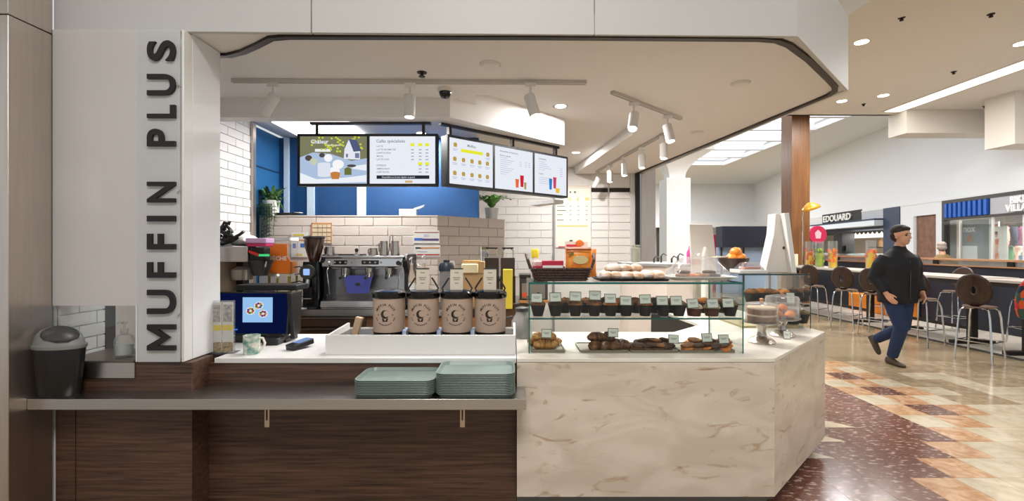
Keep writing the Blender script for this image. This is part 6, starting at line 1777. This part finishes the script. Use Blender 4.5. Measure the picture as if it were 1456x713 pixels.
for x in (-2.6, -1.0, .65, 2.27): B(x, x+.03, -.3, 0, 0, 2.4).build('shelf_side', m_white, t)
COLS = [('rose pink', (214, 84, 130)), ('teal', (40, 120, 126)), ('mustard', (214, 160, 60)), ('navy', (40, 50, 90)), ('coral', (230, 120, 90)), ('leaf green', (84, 130, 70)), ('black', (30, 30, 34)), ('sky blue', (120, 170, 216))]
for r, z in enumerate((1.25, 1.6, 1.95)):
    for k in range(13):
        cn, cc = COLS[(k*3 + r*2) % 8]
        w_ = random.uniform(.2, .3); h_ = random.uniform(.14, .27)
        o = B(-w_/2, w_/2, 0, .24, 0, h_).build('folded_stack', M('fold_' + cn, cc, .85), None, loc=TW(4.55 - k*.37, -2.66, z + .001), rz=WR, bev=.02)
        tag(o, '%s folded clothes on the %s shop shelf, %s from its far end' % (cn, ('lower', 'middle', 'upper')[r], ORD[k]), 'clothes', 'folded clothes on the shop shelves')
t = wthing('white_lightbox', 'blank white lightbox sign hanging in the shop doorway', 'sign', -.15, -.5, 2.02)
B(-.36, .30, -.05, 0, 0, .33).build('box', E('lightbox_white', (255, 252, 246), 1.3), t)
# brown timber door panel
t = sroot('door_2', TW(3.2, -.06, 0), WR)
B(0, 1.06, -.08, 0, 0, 2.62).build('door_leaf', M('rust_brown_door', (112, 76, 58), .6, rgb2=(136, 96, 76), scale=5), t)
for x in (-.02, 1.04): B(x, x + .05, -.1, .04, 0, 2.66).build('door_frame', m_white2, t)
# navy pier, gray board, cafe sign
wpart('navy_pier', m_navy, 5.0, 5.99, -.3, .05, 0, 3.02)
wpart('gray_board', M('pale_gray_board', (186, 188, 194), .5), 5.99, 7.56, -.2, .02, 2.66, 3.02)
wpart('white_fascia', m_white, 10.94, 24, -.2, .02, 2.66, 3.02)
t = thing('shop_sign', 'black sign board with white letters reading EDOUARD', 'sign', TW(7.56, .03, 2.64), WR)
B(0, 3.5, -.1, 0, 0, .48).build('board', m_black, t)
me = text_mesh('EDOUARD', .40, .02, .010, 'CENTER'); w_e = max(v.co.x for v in me.vertices) - min(v.co.x for v in me.vertices)
MB().mesh(me, Matrix.Translation((2.05, .025, .24)) @ BACK @ Matrix.Scale(2.55/w_e, 4, (1, 0, 0))).build('lettering', m_paper, t)
wpart('awning_strip', M('pale_awning', (224, 232, 240), .5), 5.99, 13, -.1, .35, 2.40, 2.60); wpart('awning_edge', m_navy, 5.99, 13, -.12, .36, 2.60, 2.66)
wpart('cafe_back', M('cafe_back_wall', (234, 226, 212), .7), 5.99, 24, -3.2, -3.1, 0, 3.0); wpart('cafe_ceiling', m_navy, 5.99, 24, -3.2, -.1, 2.30, 2.42)
t = wthing('cafe_counter', 'red fronted cafe counter under the black sign', 'counter', 8.5, -.4, 0)
B(-.6, 2.1, -.6, 0, 0, 1.22).build('red_front', M('cafe_red', (178, 36, 34), .5), t); B(-2.4, 4.4, -.7, .05, 1.22, 1.30).build('counter_top', M('cafe_glass_top', (176, 190, 190), .2), t); B(-2.4, -.6, -.6, 0, 0, 1.22).build('gray_front', M('cafe_gray', (96, 100, 80), .5), t)
for q in (.45, .8, 1.2): MB().prism(ell_poly(q, 1.05, .10, .07, 12), .001, .012, 'y').build('white_mark', m_paper, t)
random.seed(13)
for k in range(9):
    x = 6.3 + k*.62
    t = wthing('cafe_shelf_jar', 'pale jar on the cafe back shelf, %s from the navy pier' % ORD[k], 'jar', x, -2.6, 1.6)
    t['group'] = 'jars on the cafe back shelf'
    MB().lathe([(.001, 0), (.16, 0), (.17, .3), (.1, .4), (.1, .48), (.001, .48)], 14).build('jar', M('cafe_jar_%d' % (k % 3), ((226, 222, 206), (190, 206, 220), (206, 170, 120))[k % 3], .4), t)
wpart('cafe_shelf', m_dgray, 6, 12, -2.9, -2.4, 1.55, 1.60)
t = wthing('lamp_row', 'row of white lamp shades under the cafe ceiling', 'lamp', 8.6, -1.2, 2.0)
B(-1.9, 2.2, -.02, .02, .26, .30).build('bar', m_dgray, t)
for k in range(12): MB().lathe([(.13, 0), (.10, .12), (.03, .2), (.001, .26)], 14, c=(-1.8 + k*.35, 0, .0)).build('shade', E('warm_white_shade', (255, 246, 230), 1.6), t)
t = wthing('cafe_machine', 'large black grinder machine at the far end of the cafe counter', 'machine', 9.9, -.35, 1.30)
MB().box(-.35, .45, -.3, .2, .0, .9).box(-.5, -.35, -.2, .1, .1, .35).build('body', m_black, t)
t = thing('round_sign', 'round raspberry pink sign with a white emblem beside the wooden column', 'sign', (PX(1162, 14.6), 14.6, 0))
MB().prism(ell_poly(.0, 1.97, .27, .27, 30), -.04, .04, 'y').build('disc', M('pink_disc', (206, 36, 84), .5), t)
MB().prism([(-.07, 1.85), (.07, 1.85), (.10, 2.02), (0, 2.12), (-.10, 2.02)], -.05, -.041, 'y').build('emblem', M('pale_pink', (240, 200, 214), .5), t)
MB().cyl((0, 0, 0), (0, 0, 1.71), .03).build('pole', m_dgray, t)
lamp('shop_light', 'AREA', TW(.8, -1.6, 2.7), 190, size=1.2)
lamp('shop_light', 'AREA', TW(8.5, -1.6, 2.25), 300, size=1.4)

# ---- mall ceiling fittings
for px, py, lb in ((1225, 60, 'mall ceiling downlight nearest the canopy corner'), (1197, 144, 'mall ceiling downlight beside the wooden column top'), (1256, 136, 'mall ceiling downlight before the cove end'), (1453, 62, 'mall ceiling downlight at the picture edge')):
    Y = YZ(py, 5.2); downlight(lb, (PX(px, Y), Y), 5.2, .11, 60)
for k, (px, py) in enumerate(((1282, 25), (1409, 20), (1356, 102), (1228, 148), (1400, 151))):
    Y = YZ(py, 5.2); t = thing('sprinkler_head', 'small dark sprinkler head on the beige mall ceiling, %s' % ('nearest the canopy', 'above the bright cove', 'midway to the cove', 'near its white edge', 'beyond the bright cove')[k], 'sprinkler', (PX(px, Y), Y, 5.2))
    MB().lathe([(.001, -.06), (.03, -.05), (.02, -.02), (.05, -.01), (.05, 0)], 12).build('head', m_bronze, t)

# ================================================================ PEOPLE
def blend(mb, name, mat, parent, vox=.012, it=3):
    o = mb.build(name, mat, parent, smooth=0)
    md = o.modifiers.new('remesh', 'REMESH'); md.mode = 'VOXEL'; md.voxel_size = vox; md.use_smooth_shade = True
    md = o.modifiers.new('smooth', 'SMOOTH'); md.iterations = it; md.factor = .5
    return o
m_skin = M('skin', (206, 156, 128), .55); m_hair = M('dark_hair', (40, 30, 26), .7); m_hairg = M('gray_hair', (150, 140, 130), .8)
m_jack = M('black_jacket', (13, 15, 22), .75, bump=.15, scale=25); m_jean = M('blue_jeans', (26, 46, 80), .85, var=.2, scale=14); m_shoe = M('brown_shoe', (70, 58, 46), .7)
def head(mb, c, s=1.0, turn=0):
    """adds skull, jaw, nose, ears, brow; face looks along +x turned by turn"""
    old = mb.T
    mb.T = Matrix.Translation(c) @ Matrix.Rotation(turn, 4, 'Z') @ Matrix.Scale(s, 4)
    mb.ell((-.008, 0, .03), .098, .077, .098, 20, 14)       # skull
    mb.ell((.022, 0, -.045), .072, .060, .078, 18, 12)      # face and jaw
    mb.ell((.060, 0, -.088), .03, .032, .026)               # chin
    mb.tube([(.082, 0, .005), (.104, 0, -.028), (.098, 0, -.042)], [.010, .015, .013], 10)   # nose
    mb.ell((.078, 0, -.066), .020, .026, .008)              # lips
    mb.ell((.074, 0, .022), .020, .055, .010)               # brow
    for s_ in (-1, 1): mb.ell((-.004, s_*.078, -.012), .018, .012, .032)
    mb.T = old
def face_bits(parent, c, turn, hair, s=1.0, bald=False):
    T = Matrix.Translation(c) @ Matrix.Rotation(turn, 4, 'Z') @ Matrix.Scale(s, 4)
    m = MB(); m.T = T
    for s_ in (-1, 1): m.ell((.076, s_*.030, .0), .012, .013, .009, 10, 8)
    m.build('eyes', M('eye_dark', (60, 46, 40), .2), parent)
    m = MB(); m.T = T; m.ell((.090, 0, -.068), .010, .024, .0045, 10, 6).build('mouth', M('lip', (150, 84, 76), .6), parent)
    m = MB(); m.T = T
    for s_ in (-1, 1): m.ell((.088, s_*.031, .020), .006, .019, .0045, 8, 6)
    m.build('eyebrows', hair, parent)
    m = MB(); m.T = T
    if bald: m.tube([(.0, .084, .0), (-.07, .072, .0), (-.104, 0, -.005), (-.07, -.072, .0), (.0, -.084, .0)], [.018, .030, .034, .030, .018], 10)
    else: m.ell((-.016, 0, .062), .101, .084, .076, 18, 10).ell((-.052, 0, .0), .064, .078, .080, 16, 10).ell((.052, 0, .082), .040, .062, .030, 14, 8)
    blend(m, 'hair', hair, parent, .008, 2)
def hand(mb, wrist, d, up, s=1.0):
    """palm, four unequal bent fingers and a thumb from the side of the palm"""
    d = Vector(d).normalized(); up = Vector(up).normalized(); side = d.cross(up).normalized()
    w_ = Vector(wrist)
    P_ = lambda a, b, c: w_ + (d*a + side*b + up*c)*s
    for b in (-.028, -.010, .010, .028): mb.tube([P_(0, b*.6, 0), P_(.045, b*.95, 0), P_(.088, b, 0)], [.018*s, .016*s, .013*s], 8)
    for b, ln in ((-.030, .066), (-.010, .080), (.011, .074), (.030, .056)):
        mb.tube([P_(.085, b, 0), P_(.085 + ln*.45, b*1.06, -.008), P_(.085 + ln*.8, b*1.04, -.026), P_(.085 + ln*.92, b, -.042)], [.0095*s, .009*s, .008*s, .006*s], 8)
    mb.tube([P_(.02, -.030, 0), P_(.050, -.052, -.010), P_(.078, -.058, -.022), P_(.096, -.054, -.030)], [.014*s, .012*s, .010*s, .008*s], 8)

# ---- the walking man (local: +x forward, +y his left)
HX, HY = PX(1276, 6.33), 6.33
wm = thing('person', 'man in a black jacket and blue jeans striding past the high tables', 'person', (HX, HY, 0), -1.5)
L_ = dict(hipR=(.0, -.095, .95), kneeR=(.10, -.04, .52), ankR=(-.03, -.05, .10), hipL=(0, .095, .95), kneeL=(.03, .06, .52), ankL=(-.34, -.0, .28))
body = MB()
body.tube([(0, 0, .90), (.0, 0, 1.0), (.01, 0, 1.15), (.02, 0, 1.32), (.02, 0, 1.44), (.015, 0, 1.50), (.03, 0, 1.56), (.045, 0, 1.64)], [.13, .14, .135, .15, .13, .085, .062, .060], 18)
body.tube([L_['hipL'], L_['kneeL'], L_['ankL']], [.085, .06, .042], 12).tube([L_['hipR'], L_['kneeR'], L_['ankR']], [.085, .06, .042], 12)
armL = [(.02, .19, 1.42), (-.02, .27, 1.17), (.13, .235, .97)]
armR = [(.02, -.19, 1.42), (-.05, -.28, 1.17), (.09, -.235, .96)]
for a in (armL, armR):
    body.tube(a, [.05, .042, .030], 12)
hd_c = Vector((.055, 0, 1.735))
head(body, hd_c, 1.08, .25)
hand(body, armL[2], (.55, -.25, -.8), (.2, .95, .15), .95)
hand(body, armR[2], (.55, .25, -.8), (.2, -.95, .15), .95)
blend(body, 'body', m_skin, wm, .0075, 2)
face_bits(wm, hd_c, .25, m_hair, 1.08)
jk = MB()
def ovals(spec, n=24): return [[(cx + rx*math.cos(2*PI*i/n), ry*math.sin(2*PI*i/n), z) for i in range(n)] for cx, rx, ry, z in spec]
jk.ring_loft(ovals([(0, .175, .245, .84), (0, .185, .252, .93), (.0, .18, .245, 1.05), (.01, .182, .255, 1.2), (.015, .185, .265, 1.34), (.02, .155, .245, 1.44), (.015, .105, .15, 1.515), (.02, .078, .085, 1.56), (.028, .07, .072, 1.60)]))
jk.tube([(.02, .17, 1.44), (.0, .235, 1.34), armL[1], (.06, .25, 1.06), (.115, .238, .99)], [.092, .098, .088, .074, .062], 14)
jk.tube([(.02, -.17, 1.44), (.0, -.235, 1.34), armR[1], (.03, -.25, 1.06), (.075, -.238, .985)], [.092, .098, .088, .074, .062], 14)
blend(jk, 'jacket', m_jack, wm, .014, 4)
jn = MB()
jn.ring_loft(ovals([(0, .135, .185, .82), (0, .145, .195, .93), (0, .14, .185, 1.02)]))
for h_, k_, a_ in (('hipL', 'kneeL', 'ankL'), ('hipR', 'kneeR', 'ankR')):
    a = Vector(L_[h_]); b = Vector(L_[k_]); c = Vector(L_[a_])
    jn.tube([a, a.lerp(b, .5), b, b.lerp(c, .5), c.lerp(b, .02)], [.115, .102, .082, .074, .064], 16)
blend(jn, 'jeans', m_jean, wm, .012, 3)
sh = MB()
def shoe(mb, ank, pitch):
    T = Matrix.Translation(ank) @ Matrix.Rotation(pitch, 4, 'Y')
    old = mb.T; mb.T = T
    rings = []
    for x, hw, zt in ((-.085, .028, -.02), (-.07, .040, .0), (-.02, .044, .01), (.05, .046, -.025), (.12, .048, -.045), (.17, .040, -.058), (.195, .022, -.07)):
        rings.append([(x, hw*math.cos(a), (zt + -.10)/2 + (zt + .10)/2*math.sin(a)) for a in [2*PI*i/14 for i in range(14)]])
    mb.ring_loft(rings); mb.T = old
shoe(sh, L_['ankR'], 0); o = blend(sh, 'shoe', m_shoe, wm, .009, 2)
sh = MB(); shoe(sh, L_['ankL'], .9); blend(sh, 'shoe', m_shoe, wm, .009, 2)
zp = MB().tube([(.187, .0, .90), (.195, 0, 1.2), (.188, 0, 1.4)], .005, 6).build('zip', m_dgray, wm)

# ---- older man seated behind the partition, seen from behind
om = thing('person', 'gray haired man in an olive coat sitting beyond the partition', 'person', (PX(1341, 10.6), 10.6, 0), 1.2)
b2 = MB().tube([(0, 0, .78), (.02, 0, .95), (.03, 0, 1.15), (.02, 0, 1.28), (.03, 0, 1.40), (.05, 0, 1.48)], [.16, .16, .16, .10, .06, .06], 16)
head(b2, Vector((.06, 0, 1.575)), 1.0, -.3)
for s_ in (-1, 1):
    b2.tube([(0, s_*.10, .80), (.42, s_*.11, .82), (.42, s_*.11, .40), (.42, s_*.11, .10)], [.09, .07, .055, .04], 12)
    b2.tube([(.02, s_*.19, 1.20), (.06, s_*.25, .98), (.28, s_*.14, .95)], [.05, .042, .032], 12)
    hand(b2, (.28, s_*.14, .95), (.8, -s_*.3, -.1), (.1, 0, 1), .95)
    b2.ell((.48, s_*.11, .05), .12, .045, .045)
blend(b2, 'body', m_skin, om, .010, 2)
face_bits(om, Vector((.06, 0, 1.575)), -.3, m_hairg, 1.0, False)
c2 = MB().ring_loft(ovals([(.01, .17, .20, .74), (.02, .17, .21, .95), (.02, .17, .25, 1.15), (.02, .14, .235, 1.26), (.02, .10, .15, 1.36), (.03, .08, .09, 1.42)]))
for s_ in (-1, 1): c2.tube([(.02, s_*.17, 1.25), (.03, s_*.25, 1.1), (.06, s_*.26, .98), (.24, s_*.16, .95)], [.085, .08, .07, .055], 12)
blend(c2, 'coat', M('olive_coat', (120, 98, 62), .85, var=.1), om, .016, 3)
c3 = MB()
for s_ in (-1, 1): c3.tube([(0, s_*.10, .80), (.42, s_*.11, .82), (.43, s_*.11, .40), (.42, s_*.11, .12)], [.11, .088, .075, .062], 12)
blend(c3, 'trousers', M('dark_trousers', (44, 44, 52), .85), om, .014, 3)
t = thing('bench_stool', 'plain dark stool under the seated man beyond the partition', 'stool', (PX(1341, 10.6), 10.6, 0), 1.2)
MB().lathe([(.001, .66), (.19, .66), (.19, .70), (.001, .70)], 20).build('seat', m_bronze, t)
MB().cyl((0, 0, 0), (0, 0, .66), .04).lathe([(.001, 0), (.2, 0), (.2, .02), (.001, .03)], 20).build('pedestal', m_bronze, t)
